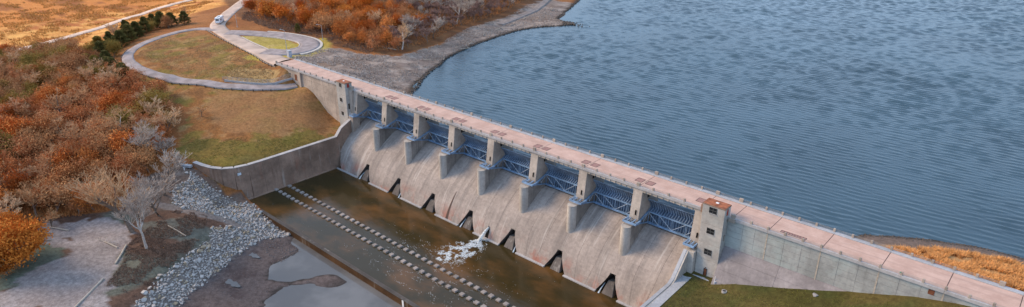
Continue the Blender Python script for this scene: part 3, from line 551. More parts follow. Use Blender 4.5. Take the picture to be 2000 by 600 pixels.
# ------------------------------------------------------------------ tainter gates
TY, TZ, GR = -1.5, -10.25, 7.35
def arc(a, r=GR): a = math.radians(a); return (TY + r * math.cos(a), TZ + r * math.sin(a))
def make_gate():
    root = empty('tainter_gate', (0, 0, -12.5)); oz = Vector((0, 0, 12.5)); G = S - 2 * HP - .16; x0, x1 = -G / 2, G / 2
    def bd(m, name, mat, par=root, **k):
        o = m.build(name, M[mat], par, **k)
        if par is root: o.location = oz
        return o
    A = np.linspace(47, -19, 18)
    m = MB(); m.grid([[(x0, *arc(a, GR + .1)), (x1, *arc(a, GR + .1))] for a in A]); m.grid([[(x1, *arc(a, GR + .02)), (x0, *arc(a, GR + .02))] for a in A])
    sk_ = bd(m, 'skin_plate', 'gate_skin')
    nr = 20; m = MB(); m2 = MB()
    for i in range(nr):
        x = x0 + .15 + (G - .3) * i / (nr - 1); P = []
        for a in A: p = arc(a, GR + .01); q_ = arc(a, GR - .32); P.append((p, q_))
        for dx in (-.06, .06): m.grid([[(x + dx, *p), (x + dx, *q_)] for p, q_ in P])
        m.grid([[(x - .1, *q_), (x + .1, *q_)] for p, q_ in P])
        m2.bar((x, 5.35, -7.75), (x, 3.95, -8.42), .2, .3)
    m.build('ribs', M['gate_rib'], sk_, fix=False)
    sh = bd(MB().add([(x0, 5.5, -7.85), (x1, 5.5, -7.85), (x1, 3.9, -8.6), (x0, 3.9, -8.6)], [(0, 1, 2, 3)]), 'rib_shelf', 'gate_skin'); m2.build('shelf_ribs', M['gate_rib'], sh, fix=False)
    bd(MB().bar((x0, arc(47)[0], arc(47)[1]), (x1, arc(47)[0], arc(47)[1]), .3, .18), 'top_edge', 'gate_rib')
    bd(MB().box(x0, x1, 3.72, 4.05, -8.85, -8.5), 'upper_girder', 'gate_girder')
    bd(MB().box(x0, x1, 3.65, 4.1, -12.05, -11.7), 'lower_girder', 'gate_girder')
    bd(MB().box(x0, x1, 3.3, 3.66, -11.98, -11.9), 'lower_flange', 'gate_girder')
    nodes = [x0 + G * f for f in (.015, .24, .5, .76, .985)]
    for i, x in enumerate(nodes): bd(MB().bar((x, 3.9, -11.7), (x, 3.9, -8.85), .12, .14), 'vertical_strut', 'gate_girder')
    for i in range(4):
        a, b = (nodes[i], nodes[i + 1]); za, zb = (-8.8, -11.75) if i < 2 else (-11.75, -8.8)
        bd(MB().bar((a, 3.75, za), (b, 3.75, zb), .13, .13), 'diagonal', 'gate_light')
    for s_ in (-1, 1):
        xe = s_ * (G / 2 - .25); xt = s_ * (G / 2 - .2)
        bd(MB().bar((xt, TY, TZ), (xe, 3.9, -8.65), .36, .42), 'arm', 'gate_girder'); bd(MB().bar((xt, TY, TZ - .1), (xe, 3.9, -11.85), .3, .36), 'arm', 'gate_girder')
        bd(MB().bar((xt, 1.4, -9.5), (xe, 1.4, -10.9), .12, .14), 'arm_brace', 'gate_light'); bd(MB().bar((xt, 1.4, -10.9), (xe, 3.6, -8.9), .12, .14), 'arm_brace', 'gate_light')
    return root
g0 = make_gate()
gl = ['greyish steel gate between the left tower and the first pier', 'blue steel gate between the first and second piers from the left tower', 'blue steel gate between the second and third piers from the left tower', 'blue steel gate between the third and fourth piers, left of middle',
      'blue steel gate between the fourth and fifth piers, right of middle', 'blue steel gate between the fifth and sixth piers from the left tower', 'blue steel gate between the sixth and seventh piers from the left tower', 'nearest blue steel gate, between the last pier and the right tower']
for k in range(8):
    o = g0 if k == 0 else copy_tree(g0); o.location.x = (k + .5) * S; tag(o, gl[k], 'gate', 'tainter gates')
# ------------------------------------------------------------------ road deck over the dam
dk = empty('road_deck', (75, 4.5, -.5)); do = Vector(dk.location)
tag(dk, 'long pink road deck with post railings running along the dam crest', 'road deck')
def D(m, name, mat, par=dk, **k):
    o = m.build(name, M[mat], par, **k)
    if par is dk: o.location = -do
    return o
XE0, XE1 = -56.5, 214
joints = [-56.5, -43, -30.5, -18] + [k * S - .05 for k in range(9)] + [149.6, 158.3, 170.1, 181.8, 193.5, 205.2, 214]
for a, b in zip(joints[:-1], joints[1:]): D(MB().box(a + .07, b - .07, .45, 8.55, -.95, -.5), 'deck_slab', 'deck')
D(MB().box(XE0, XE1, .5, 8.5, -1.0, -.56), 'joint_filler', 'joint')
for a, b in zip(joints[:-1], joints[1:]):
    D(MB().box(a + .02, b - .02, -.05, .45, -1.05, -.3), 'near_kerb', 'conc_curb', bevel=.03)
    D(MB().prism([(8.55, -1.1), (8.55, -.32), (8.7, -.28), (9.75, -.28), (9.75, -1.1)], a + .02, b - .02), 'far_kerb', 'conc_curb_far')
for k in range(8):
    for y_ in (.55, 3.1, 5.9, 8.3): D(MB().box(k * S + HP, (k + 1) * S - HP, y_ - .28, y_ + .28, -1.8, -.95), 'girder', 'conc_girder')
    for q_ in range(9):
        x_ = k * S + HP + .8 + (S - 2 * HP - 1.6) * q_ / 8; D(MB().box(x_ - .14, x_ + .14, .09, .27, -1.76, -1.05), 'girder_stiffener', 'conc_girder')
mpost = MB().box(-.24, .24, -.2, .2, -.75, .5).mesh('rail_post', M['conc_post'], bevel=.04); mbig = MB().box(-.5, .5, -.24, .24, -.9, .62).mesh('rail_post', M['conc_post'], bevel=.05)
near = [(-56.2, 1)] + [(-56.2 + 4.35 * i, 0) for i in range(1, 11)] + [(k * S / 4, 1 if k % 4 == 0 else 0) for k in range(1, 32)] + [(149.9, 1)] + [(150.4 + 3.93 * i, 0) for i in range(1, 15)]
far = [(-56.2 + 4.4 * i, 1 if i == 0 else 0) for i in range(13)] + [(k * S / 4, 1 if k % 4 == 0 else 0) for k in range(0, 33)] + [(147.8, 1)] + [(150.2 + 3.93 * i, 0) for i in range(0, 13)] + [(201.6, 1)]
for side, L in ((.2, near), (9.5, far)):
    for i, (x_, big) in enumerate(L):
        p = inst('rail_post', mbig if big else mpost, dk, Vector((x_, side, 0)) - do)
        if big: p['label'] = 'wider concrete rail post'
    for (xa, _), (xb, _) in zip(L[:-1], L[1:]):
        if xb - xa > 8: continue
        m = MB()
        for z_ in (-.05, .17, .38): m.bar((xa + .2, side, z_), (xb - .2, side, z_), .045)
        D(m, 'rail', 'rail_metal')
for k in range(1, 9):
    for xa in (k * S - 2.75, k * S + .4):
        if xa > 141.6: continue
        h_ = D(MB().box(xa, xa + 2.05, 2.8, 5.0, -.5, -.485), 'hatch', 'hatch'); m = MB()
        for a, b in (((xa, 2.8), (xa + 2.05, 2.8)), ((xa + 2.05, 2.8), (xa + 2.05, 5)), ((xa + 2.05, 5), (xa, 5)), ((xa, 5), (xa, 2.8))): m.bar((*a, -.48), (*b, -.48), .13, .03)
        m.build('hatch_frame', M['hatch_frame'], h_)
h_ = D(MB().box(160.6, 166.2, 1.5, 2.5, -.5, -.485), 'drain_grate', 'hatch'); m = MB()
for a, b in (((160.6, 1.5), (166.2, 1.5)), ((166.2, 1.5), (166.2, 2.5)), ((166.2, 2.5), (160.6, 2.5)), ((160.6, 2.5), (160.6, 1.5))): m.bar((*a, -.48), (*b, -.48), .14, .03)
for i in range(8): m.bar((161.3 + .6 * i, 1.5, -.48), (161.3 + .6 * i, 2.5, -.48), .1, .03)
m.build('grate_bars', M['hatch_frame'], h_)
D(MB().box(185.4, 185.8, .0, .05, .2, .42), 'reflector', 'green_paint')
# ------------------------------------------------------------------ towers
def tower(x0, x1, y0, y1, zt, zb, wins, door, label):
    r_ = empty('control_tower', ((x0 + x1) / 2, (y0 + y1) / 2, zb)); o_ = Vector(r_.location)
    tag(r_, label, 'tower', 'control towers')
    def T(m, name, mat, par=r_, **k):
        o = m.build(name, M[mat], par, **k)
        if par is r_: o.location = -o_
        return o
    lifts_ = [zb - 2] + [z for z in (-16.2, -12.6, -8.2, -3.0) if z > zb] + [zt - .35]
    for a, b in zip(lifts_[:-1], lifts_[1:]): T(MB().box(x0, x1, y0, y1, a + .02, b - .02), 'shaft', 'conc_tower', bevel=.04)
    T(MB().box(x0 + .06, x1 - .06, y0 + .06, y1 - .06, zb - 2, zt - .36), 'shaft_core', 'conc_dark')
    T(MB().box(x0 - .08, x1 + .08, y0 - .08, y1 + .08, zt - .36, zt - .05), 'roof', 'roof_edge'); T(MB().box(x0 + .02, x1 - .02, y0 + .02, y1 - .02, zt - .05, zt), 'roof_sheet', 'roof_rust')
    T(MB().box(x0 + 2.5, x0 + 3.2, y0 + 1.4, y0 + 1.9, zt, zt + .15), 'roof_vent', 'white_paint')
    for ax, c, z_, ww, hh in wins:
        wo = empty('window', (0, 0, 0), parent=r_); wo.location = -o_
        if ax == 'f':
            MB().box(c - ww / 2, c + ww / 2, y0 - .012, y0 + .1, z_ - hh / 2, z_ + hh / 2).build('pane', M['glass_dark'], wo); m = MB()
            for a, b in (((c - ww / 2, z_ - hh / 2), (c + ww / 2, z_ - hh / 2)), ((c + ww / 2, z_ - hh / 2), (c + ww / 2, z_ + hh / 2)), ((c + ww / 2, z_ + hh / 2), (c - ww / 2, z_ + hh / 2)), ((c - ww / 2, z_ + hh / 2), (c - ww / 2, z_ - hh / 2)), ((c, z_ - hh / 2), (c, z_ + hh / 2)), ((c - ww / 2, z_), (c + ww / 2, z_))):
                m.bar((a[0], y0 - .03, a[1]), (b[0], y0 - .03, b[1]), .1, .06, (0, 1, 0))
            m.build('frame', M['window_frame'], wo); MB().box(c - ww / 2 - .1, c + ww / 2 + .1, y0 - .16, y0, z_ - hh / 2 - .16, z_ - hh / 2 - .05).build('sill', M['conc_curb'], wo)
        else:
            MB().box(x1 - .1, x1 + .012, c - ww / 2, c + ww / 2, z_ - hh / 2, z_ + hh / 2).build('pane', M['red_paint'] if z_ > -2 else M['glass_dark'], wo)
            m = MB()
            for a, b in (((c - ww / 2, z_ - hh / 2), (c + ww / 2, z_ - hh / 2)), ((c + ww / 2, z_ - hh / 2), (c + ww / 2, z_ + hh / 2)), ((c + ww / 2, z_ + hh / 2), (c - ww / 2, z_ + hh / 2)), ((c - ww / 2, z_ + hh / 2), (c - ww / 2, z_ - hh / 2))):
                m.bar((x1 + .03, a[0], a[1]), (x1 + .03, b[0], b[1]), .08, .06)
            m.build('frame', M['conc_post'], wo)
    if door:
        c, z_, ww, hh = door; d_ = T(MB().box(c - ww / 2, c + ww / 2, y0 - .03, y0 + .1, z_ - hh / 2, z_ + hh / 2), 'door', 'door_red'); m = MB()
        for a, b in (((c - ww / 2, z_ - hh / 2), (c - ww / 2, z_ + hh / 2)), ((c - ww / 2, z_ + hh / 2), (c + ww / 2, z_ + hh / 2)), ((c + ww / 2, z_ + hh / 2), (c + ww / 2, z_ - hh / 2))): m.bar((a[0], y0 - .05, a[1]), (b[0], y0 - .05, b[1]), .1)
        m.build('door_frame', M['steel_dark'], d_)
        T(MB().box(c - .1, c + .1, y0 - .25, y0, z_ + hh / 2 + .25, z_ + hh / 2 + .4), 'lamp', 'steel_dark')
    return r_
tower(143.0, 148.65, -2.0, 1.2, 2.4, -17.8, [('f', 145.7, 1.0, 1.9, 1.5), ('f', 145.75, -4.6, 1.9, 1.5), ('f', 145.8, -10.4, 1.9, 1.5), ('s', -.6, 1.0, 1.0, 1.6), ('s', -.7, -5.8, .45, 1.6)], (145.8, -16.15, .8, 2.05), 'tall grey tower with rusty roof and red door at the right end')
tower(-8.4, -2.6, -2.25, .8, 2.05, -17.2, [('f', -5.6, .8, 1.4, 1.4), ('f', -6.0, -5.1, 1.5, 1.4), ('f', -5.9, -10.6, 1.4, 1.4), ('s', -.9, .9, 1.0, 1.5), ('s', -1.3, -7.2, .7, 2.2)], None, 'smaller looking far tower with rusty roof beside the grass bank')
# abutment blocks between towers and first/last gate
b_ = empty('abutment_block', (-2, 1, -17)); tag(b_, 'concrete abutment block between the left tower and first gate', 'abutment')
o = MB().box(-2.6, -.9, -.9, 8, -26, -1.0).build('block', M['conc_left'], b_); o.location = -b_.location
o = MB().box(-1.2, HP, -2.9, .2, -26, -10.3).build('ledge', M['conc_left'], b_, bevel=.05); o.location = -b_.location
o = MB().box(-2.2, -.6, -.6, .4, -1.0, .7).build('end_post', M['conc_post'], b_, bevel=.05); o.location = -b_.location
b_ = empty('abutment_block', (142, 0, -18)); tag(b_, 'concrete abutment block under the blue platform by the right tower', 'abutment')
o = MB().prism([(9, -1.0), (.3, -1.0), (-.9, -10.3), (-.9, -30), (9, -30)], 142.2, 143.0).build('block', M['conc_left'], b_); o.location = -b_.location
o = MB().box(140.25, 142.9, -3.3, .3, -30, -11.2).build('ledge', M['conc_nose'], b_, bevel=.05); o.location = -b_.location
o = MB().box(141.9, 142.9, -.5, .3, -1.2, .9).build('end_post', M['roof_edge'], b_, bevel=.05); o.location = -b_.location
# ------------------------------------------------------------------ crest walls left and right, built of formed concrete panels
def crest_wall(name, x0, x1, colm, zrows, batter, mat, mat2, label):
    r_ = empty(name, ((x0 + x1) / 2, 4, -20)); o_ = Vector(r_.location); tag(r_, label, 'dam wall')
    def T(m, nm, mt, **k): o = m.build(nm, M[mt], r_, **k); o.location = -o_; return o
    zb, yb = batter
    T(MB().prism([(.52, -1.0), (9.6, -1.0), (9.6, -30), (yb + .08 - (0 if yb > 0 else 0), -30), (.52, zb)], x0, x1), 'wall_core', 'conc_batter')
    for a, b in zip(colm[:-1], colm[1:]):
        wide = colm.index(a) % 4 == 0
        for i, (za, zc) in enumerate(zip(zrows[:-1], zrows[1:])):
            dy = rnd.uniform(-.012, .012)
            if za <= zb + .01:
                if not wide: continue
                b = colm[min(len(colm) - 1, colm.index(a) + 4)]
                f = lambda z: .45 + (yb - .45) * (zb - z) / (zb + 30)
                m = MB().prism([(f(za) + dy, za - .02), (f(za) + .4, za - .02), (f(zc) + .4, zc + .02), (f(zc) + dy, zc + .05)], a + .03, b - .03); T(m, 'concrete_panel', mat2)
            else: T(MB().box(a + .03, colm[colm.index(a) + 1] - .03, .45 + dy, .8, zc + .03, za - .03), 'concrete_panel', mat)
    return r_, T
cw, T = crest_wall('crest_wall', 148.65, 214, [148.65, 152.5, 155.4, 158.27, 162.2, 166.1, 170.05, 174, 177.9, 181.8, 185.7, 189.6, 193.5, 199.4, 205.2, 214], [-1.0, -2.5, -4.0, -5.5, -7.0, -8.5, -10.9, -13.5, -16.2, -20], (-8.5, -12), 'conc_right', 'conc_batter', 'pale blocky concrete wall right of the tall tower, tapering into grass')
for xj in (158.27, 170.05, 181.8, 193.5): T(MB().box(xj - .14, xj + .14, .40, .5, -9.5 if xj > 165 else -8.5, -1.0), 'joint_seal', 'wood_grey')
T(MB().box(190.9, 192.0, .40, .5, -2.5, -1.4), 'drain_opening', 'door_red')
T(MB().box(149, 150.6, -.3, .4, -1.4, -.4), 'end_block', 'conc_post', bevel=.05)
cl, T = crest_wall('crest_wall', -53.5, -8.4, [-53.5, -48, -43, -38.5, -34.5, -30.5, -26.3, -22, -18, -14, -11.2, -8.4], [-1.0, -3.4, -6.0, -8.6, -11.2, -13.8, -16.4, -20], (-13.8, -1.2), 'conc_left', 'conc_left', 'sunlit concrete wall left of the small tower, above the grass bank')
T(MB().box(-42.9, -41.2, .38, .5, -5.3, -2.7), 'door', 'door_red'); T(MB().box(-46.8, -46.1, .4, .5, -3.6, -2.9), 'window', 'glass_dark'); T(MB().box(-39.9, -39.5, .38, .5, -5.4, -3.0), 'pipe', 'steel_dark')
m = MB().box(-39.0, -37.6, -.2, .46, -8, -1.0); T(m, 'buttress', 'conc_left', bevel=.05)
for xj in (-30.5, -18, -11.2): T(MB().box(xj - .1, xj + .1, .41, .5, -9, -1.0), 'joint_seal', 'wood_grey')
# ------------------------------------------------------------------ training walls
tw = empty('training_wall', (-1, -30, -30)); tag(tw, 'stained brown retaining wall curving round at the grass end of the basin', 'retaining wall'); to = Vector(tw.location)
path = [(-.1, 0), (-.1, -7.3), (-.1, -9.7), (-.1, -16), (-.1, -22), (-.1, -28), (-.1, -34), (-.1, -40), (-.3, -45), (-1.5, -49.5), (-3.9, -52.7), (-8.0, -54.9), (-12.2, -55.9), (-16.5, -56.6)]
tops = [-10.3, -13.9, -16.7] + [-16.7] * 11
for i in range(len(path) - 1):
    (xa, ya), (xb, yb), za, zb = path[i], path[i + 1], tops[i], tops[i + 1]
    d = Vector((xb - xa, yb - ya, 0)).normalized(); n = Vector((-d.y, d.x, 0)) * 1  # towards the basin
    if n.x < 0 and i < 8: n = -n
    def P3(x, y, z): bt = max(0, (-16.7 - z)) * .06; return (x + n.x * bt, y + n.y * bt, z)
    g = d * .02
    ztop = [za, zb]
    for zl, zh in (((None, -22.0)), ((-22.03, -32))):
        t0, t1 = (za, zb) if zl is None else (zl, zl)
        A0 = Vector(P3(xa, ya, t0)) + g; A1 = Vector(P3(xb, yb, t1)) - g; B0 = Vector(P3(xa, ya, zh)) + g; B1 = Vector(P3(xb, yb, zh)) - g
        bk_ = -n * 1.4
        m = MB().add([A0, A1, B1, B0] + [Vector((v.x, v.y, v.z)) + bk_ for v in (A0, A1, B1, B0)], [(0, 1, 2, 3), (4, 7, 6, 5), (0, 4, 5, 1), (1, 5, 6, 2), (2, 6, 7, 3), (3, 7, 4, 0)])
        o = m.build('wall_panel', M['conc_basin'], tw); o.location = -to
    c0 = Vector((xa, ya, za)); c1 = Vector((xb, yb, zb))
    o = MB().bar(c0 - n * .65 + Vector((0, 0, .06)), c1 - n * .65 + Vector((0, 0, .06)), 1.5, .16).build('coping', M['conc_curb'], tw); o.location = -to
o = MB().prism([(0, -47.5), (1.4, -47.5), (1.4, -11.8), (0, -11.8)], -31, -28.25, 'z').build('footing', M['conc_basin'], tw); o.location = -to
sg = tag(MB().box(.28, .34, -49.4, -48.1, -19.4, -18.5).build('wall_sign', M['sign_face']), 'small pale blue sign fixed to the curved brown wall', 'sign')
sg.location = (-.9, .4, 0)
rw = empty('training_wall', (141, -20, -30)); tag(rw, 'grey retaining wall with sloping top at the right end of spillway', 'retaining wall'); ro = Vector(rw.location)
prof = [(-3.3, -11.2), (-8.8, -17.2), (-10.5, -17.9), (-24, -18.0), (-36, -18.0), (-50, -18.0), (-62, -18)]
for (ya, za), (yb, zb) in zip(prof[:-1], prof[1:]):
    o = MB().prism([(ya - .01, za), (yb + .01, zb), (yb + .01, -33), (ya - .01, -33)], 140.25, 141.45).build('wall_panel', M['conc_nose'], rw); o.location = -ro
    o = MB().prism([(ya - .01, za), (ya - .01, za + .14), (yb + .01, zb + .14), (yb + .01, zb)], 140.15, 141.0).build('coping', M['conc_curb_far'], rw); o.location = -ro
o = MB().prism([(-1.0, -17.35), (-9, -17.5), (-24, -17.95), (-24, -18.6), (-1, -18.6)], 141.46, 143.6).build('apron_slab', M['conc_curb_far'], rw); o.location = -ro
o = MB().box(143.2, 149.6, -3.4, -2.05, -18.2, -17.25).build('tower_apron', M['conc_curb_far'], rw, bevel=.05); o.location = -ro
# ------------------------------------------------------------------ basin sill and baffle blocks
es = empty('end_sill', (70, -48.8, -33)); tag(es, 'long rusty brown sill wall between stilling basin and muddy pond', 'sill'); eo = Vector(es.location)
for i in range(18):
    o = MB().box(.2 + i * 7.85 + .02, .2 + (i + 1) * 7.85 - .02, -49.25, -48.2, -33, -28.3).build('sill_panel', M['conc_sill'], es); o.location = -eo
    o = MB().box(.2 + i * 7.85 + .01, .2 + (i + 1) * 7.85 - .01, -49.32, -48.1, -28.3, -28.16).build('sill_cap', M['conc_dark'], es); o.location = -eo
o = MB().box(85.2, 85.9, -49.36, -49.26, -30.3, -28.3).build('staff_gauge', M['white_paint'], es); o.location = -eo
def ordinal(n):
    o1 = ['', 'first', 'second', 'third', 'fourth', 'fifth', 'sixth', 'seventh', 'eighth', 'ninth', 'tenth', 'eleventh', 'twelfth', 'thirteenth', 'fourteenth', 'fifteenth', 'sixteenth', 'seventeenth', 'eighteenth', 'nineteenth']
    if n < 20: return o1[n]
    return ['', '', 'twent', 'thirt', 'fort', 'fift'][n // 10] + ('ieth' if n % 10 == 0 else 'y-' + o1[n % 10])
bm_ = MB().prism([(-.85, -3.6), (-.66, .42), (.66, .42), (.85, -3.6)], -.62, .62, 'y').mesh('baffle_block', M['conc_block'], bevel=.06)
for row, y_, x_0, n, lab in ((0, -32.4, 2.1, 52, 'baffle block in the row nearer the spillway'), (1, -37.1, .95 + .3, 52, 'baffle block in the row nearer the rusty sill')):
    for i in range(n):
        x_ = x_0 + 2.685 * i
        if x_ > 121: break
        o = inst('baffle_block', bm_, None, (x_, y_ + rnd.uniform(-.05, .05), -28.4 + rnd.uniform(-.06, .05)), (rnd.uniform(-.03, .03), rnd.uniform(-.03, .03), rnd.uniform(-.05, .05)), (rnd.uniform(.93, 1.05), rnd.uniform(.93, 1.06), 1)); tag(o, '%s %s, counted from the brown wall' % (ordinal(i + 1), lab), 'baffle block', 'baffle blocks, ' + ('upstream row' if row == 0 else 'downstream row'))
# ------------------------------------------------------------------ water jet and foam
t = NT('foam'); t.bump(t.noise(4, 6), .6, .1); t.link(t.ramp(t.noise(3.2, 6, .75), .36, .62), t.b.inputs['Alpha']); M['foam'] = t.done(t.mix(t.ramp(t.noise(1.5, 6, .7), .3, .6), (.50, .58, .64), (.82, .86, .88)), .5, .4)
m = MB(); pts = [(79.62, -9.5, -25.0), (79.55, -10.8, -25.3), (79.4, -12.2, -26.2), (79.2, -13.4, -27.5), (79.1, -14.2, -28.7)]
m.tube(pts, [.2, .32, .45, .6, .85], 9)
for i in range(420):
    t_ = rnd.random() ** .6; k = min(3, int(t_ * 4)); a = Vector(pts[k]).lerp(Vector(pts[k + 1]), t_ * 4 - k); d = Vector((rnd.uniform(-1, 1), rnd.uniform(-1, 1), rnd.uniform(-1, 1))).normalized() * (.25 + 1.1 * t_ * rnd.random()) ; s_ = rnd.uniform(.03, .09)
    p = a + d; m.add([p + Vector((s_, 0, 0)), p + Vector((-s_, s_, 0)), p + Vector((0, -s_, s_)), p + Vector((0, 0, -s_))], [(0, 1, 2), (0, 2, 3), (0, 3, 1), (1, 3, 2)])
tag(m.build('water_jet', M['foam'], smooth=False), 'white water jet shooting from a slot in the fifth spillway bay', 'water jet')
V = []; Fq = []
def fleck(x, y, s_, st=1.0, ang=0, h=.05):
    n = len(V); k = 6; a0 = rng.random() * 6.28
    ca_, sa_ = math.cos(ang), math.sin(ang); rr = s_ * rng.uniform(.6, 1.25, k)
    for i in range(k):
        a = a0 + i * 2 * math.pi / k; u, v = rr[i] * math.cos(a) * st, rr[i] * math.sin(a); V.append((x + u * ca_ - v * sa_, y + u * sa_ + v * ca_, -28.45 + .012))
    V.append((x, y, -28.45 + h)); 
    for i in range(k): Fq.append((n + i, n + (i + 1) % k, n + k))
xx = np.array([0.]);
FT = rng.random(36000) ** .8; FG = rng.normal(0, .55, 36000); FY = -12.8 - 16.5 * FT + rng.normal(0, .8, 36000); FX = 79.1 - 2.2 * FT + 1.5 * np.sin(FT * 3) + FG * (1.0 + 3.6 * np.sin(np.minimum(1, FT * 1.15) * math.pi * .62)); FN = vnoise(FX, FY * .9, 1.1, 4)
for i in range(36000):
    t_ = FT[i]; g = FG[i]; x, y, nn = FX[i], FY[i], FN[i]; # cxl = 79.1 - 2.2 * t_ + 1.5 * math.sin(t_ * 3); cyl = -12.8 - 16.5 * t_
    edge = abs(g) * .5 + max(0, t_ - .6) * .5
    if rng.random() > (nn - .36 - edge * .28) * 3.2: continue
    fleck(x, y, rng.uniform(.02, .085) * (1.25 - .4 * t_), rng.uniform(1, 3), rng.normal(.9, .6), rng.uniform(.02, .2 * (1 - t_) + .05))
GX = rng.normal(78, 13, 16000); GY = rng.uniform(-45, -24, 16000); GN = vnoise(GX * .55 + GY * .5, GY * 1.2 - GX * .5, 2.4, 4)
for i in range(16000):   # drifting streaks among the baffle blocks
    x, y, nn = GX[i], GY[i], GN[i]
    if abs(nn - .5) > .018 or abs(x - 80) > 30: continue
    fleck(x, y, rng.uniform(.02, .06), rng.uniform(1.2, 3.2), rng.uniform(-.6, 1.2), .03)
for i in range(900):
    x = rng.uniform(10, 118); y = rng.uniform(-47, -14)
    if rng.random() < .2: fleck(x, y, rng.uniform(.02, .05), 1.6, rng.uniform(-.5, .5), .02)
tag(inst('foam', fastmesh('foam', V, Fq, M['foam'])), 'white churned foam spreading from the jet towards the baffle blocks', 'foam', kind='stuff')
# ------------------------------------------------------------------ riprap
t = NT('stone'); ob = t.new('ShaderNodeObjectInfo').outputs['Random']
c = t.mix(t.ramp(t.noise(.7, 3), .35, .65), (.29, .262, .248), (.45, .42, .40)); cell = t.new('ShaderNodeTexVoronoi'); cell.inputs['Scale'].default_value = .75; t.link(t.P(), cell.inputs['Vector'])
sepc = t.new('ShaderNodeSeparateColor'); t.link(cell.outputs['Color'], sepc.inputs[0])
c = t.mix(t.math('MULTIPLY', sepc.outputs[0], .55), c, (.54, .505, .485)); c = t.mix(t.ramp(sepc.outputs[1], .86, .9), c, (.38, .30, .21)); c = t.mix(t.math('MULTIPLY', t.ramp(t.noise(4, 6, .7), .45, .75), .4), c, (.18, .165, .16)); t.bump(t.noise(5, 6, .7), .5, .06)
M['stone'] = t.done(c, .9, .2)
rocks = []
for k in range(10):
    bm = bmesh.new()
    for i in range(15):
        a = Vector((rnd.gauss(0, 1), rnd.gauss(0, 1), rnd.gauss(0, 1))).normalized(); bm.verts.new((a.x * .62, a.y * .52, a.z * .42))
    bmesh.ops.convex_hull(bm, input=list(bm.verts)); me = bpy.data.meshes.new('stone'); bm.to_mesh(me); bm.free(); me.materials.append(M['stone'])
    bm = bmesh.new(); bm.from_mesh(me); bmesh.ops.delete(bm, geom=[v for v in bm.verts if not v.link_faces], context='VERTS'); bm.to_mesh(me); bm.free(); rocks.append(me)
cand = np.column_stack([rng.uniform(-14, 50, 30000), rng.uniform(-104, -49, 30000)]); cand = cand[pip(RIP, cand[:, 0] + rng.normal(0, .5, 30000), cand[:, 1] + rng.normal(0, .5, 30000)) & (dist_line(TRK, cand[:, 0], cand[:, 1]) > 1.1)]
keep = []; gridd = {}
for x, y in cand:
    rr = .36 + .75 * float(_lat[int(x * 3) % 256, int(y * 3) % 256]) ** 2; gx_, gy_ = int(x // 1.2), int(y // 1.2); ok = True
    for i in (-1, 0, 1):
        for j in (-1, 0, 1):
            for (a, b, r2) in gridd.get((gx_ + i, gy_ + j), ()):
                if (a - x) ** 2 + (b - y) ** 2 < ((rr + r2) * .5) ** 2: ok = False; break
    if ok: gridd.setdefault((gx_, gy_), []).append((x, y, rr)); keep.append((x, y, rr))
cl_ = Vector((201.88, -136.71, 74.47)); keep.sort(key=lambda p: -p[2] / (Vector((p[0], p[1], -26)) - cl_).length)
rp = tag(empty('riprap_slope', (20, -70, -27)), kind='structure'); SV = []; SF = []
for i, (x, y, rr) in enumerate(keep):
    s_ = rr * rnd.uniform(1.15, 1.5); ro_ = (rnd.uniform(-.5, .5), rnd.uniform(-.5, .5), rnd.uniform(0, 6.28)); z = gz(x, y) + .12 * s_
    if i < 300: inst('stone', rocks[i % 10], rp, Vector((x, y, z)) - rp.location, ro_, (s_,) * 3)
    else:
        me = rocks[i % 10]; mt = Matrix.LocRotScale((x, y, z), __import__('mathutils').Euler(ro_), (s_,) * 3); n = len(SV); SV += [tuple(mt @ v.co) for v in me.vertices]; SF += [tuple(n + j for j in p.vertices) for p in me.polygons]
o = fastmesh('stones', SV, SF, M['stone']); o = inst('stones', o, rp, -rp.location); o['kind'] = 'stuff'
# pebbles and lumps on the mud bar and the shore
SV = []; SF = []
def lump(x, y, s_, z=None):
    me = rocks[int(rng.integers(10))]; mt = Matrix.LocRotScale((x, y, (gz(x, y) if z is None else z)), __import__('mathutils').Euler((0, 0, rng.random() * 6)), (s_, s_, s_ * .7)); n = len(SV); SV.extend(tuple(mt @ v.co) for v in me.vertices); SF.extend(tuple(n + j for j in p.vertices) for p in me.polygons)
for i in range(700):
    x, y = rng.uniform(26, 62), rng.uniform(-100, -50)
    if pip(MUD, np.array([x]), np.array([y]))[0] and gz(x, y) > -30.3: lump(x, y, rng.uniform(.12, .4))
for i in range(500):
    x, y = rng.uniform(20, 44), rng.uniform(-60, -52); 
    if gz(x, y) > -30.4 and not pip(RIP, np.array([x]), np.array([y]))[0]: lump(x, y, rng.uniform(.15, .55))
flat('mud_lump', (.13, .11, .11)); tag(inst('mud_gravel', fastmesh('mud_gravel', SV, SF, M['mud_lump'])), 'gravel and clods scattered over the dark mud bar', 'gravel', kind='stuff')
SHORE = spline([(6, 14), (1, 26.6), (-13.3, 46.3), (-22, 62), (-30.8, 78.3), (-39, 106), (-44, 138.5), (-41, 158), (-32.6, 173), (-33, 180), (-47.3, 184), (-58, 206), (-78, 248), (-100, 285)], 1.0)
SV = []; SF = []
for p in SHORE:
    for k in range(5): a = rng.normal(0, 1.0); lump(p[0] - abs(a) * .9 + .5, p[1] + rng.normal(0, .6), rng.uniform(.3, .95), -8 + rng.uniform(-.1, .5))
for i in range(260): a = rng.normal(0, 1); lump(-39 + rng.normal(0, 6), 178 + a * 2.2, rng.uniform(.5, 1.3), -7.9 + .5 * rng.random())
for i in range(420):
    x = rng.uniform(172, 212); lump(x, np.interp(x, [172, 180, 194, 204, 212], [28, 33.5, 39.8, 41.5, 43]) - abs(rng.normal(0, 1.6)) + .3, rng.uniform(.2, .6))
flat('shore_stone', (.085, .07, .062)); tag(inst('shore_stones', fastmesh('shore_stones', SV, SF, M['shore_stone'])), 'dark wet stones lining the lake shore', 'stones', kind='stuff')
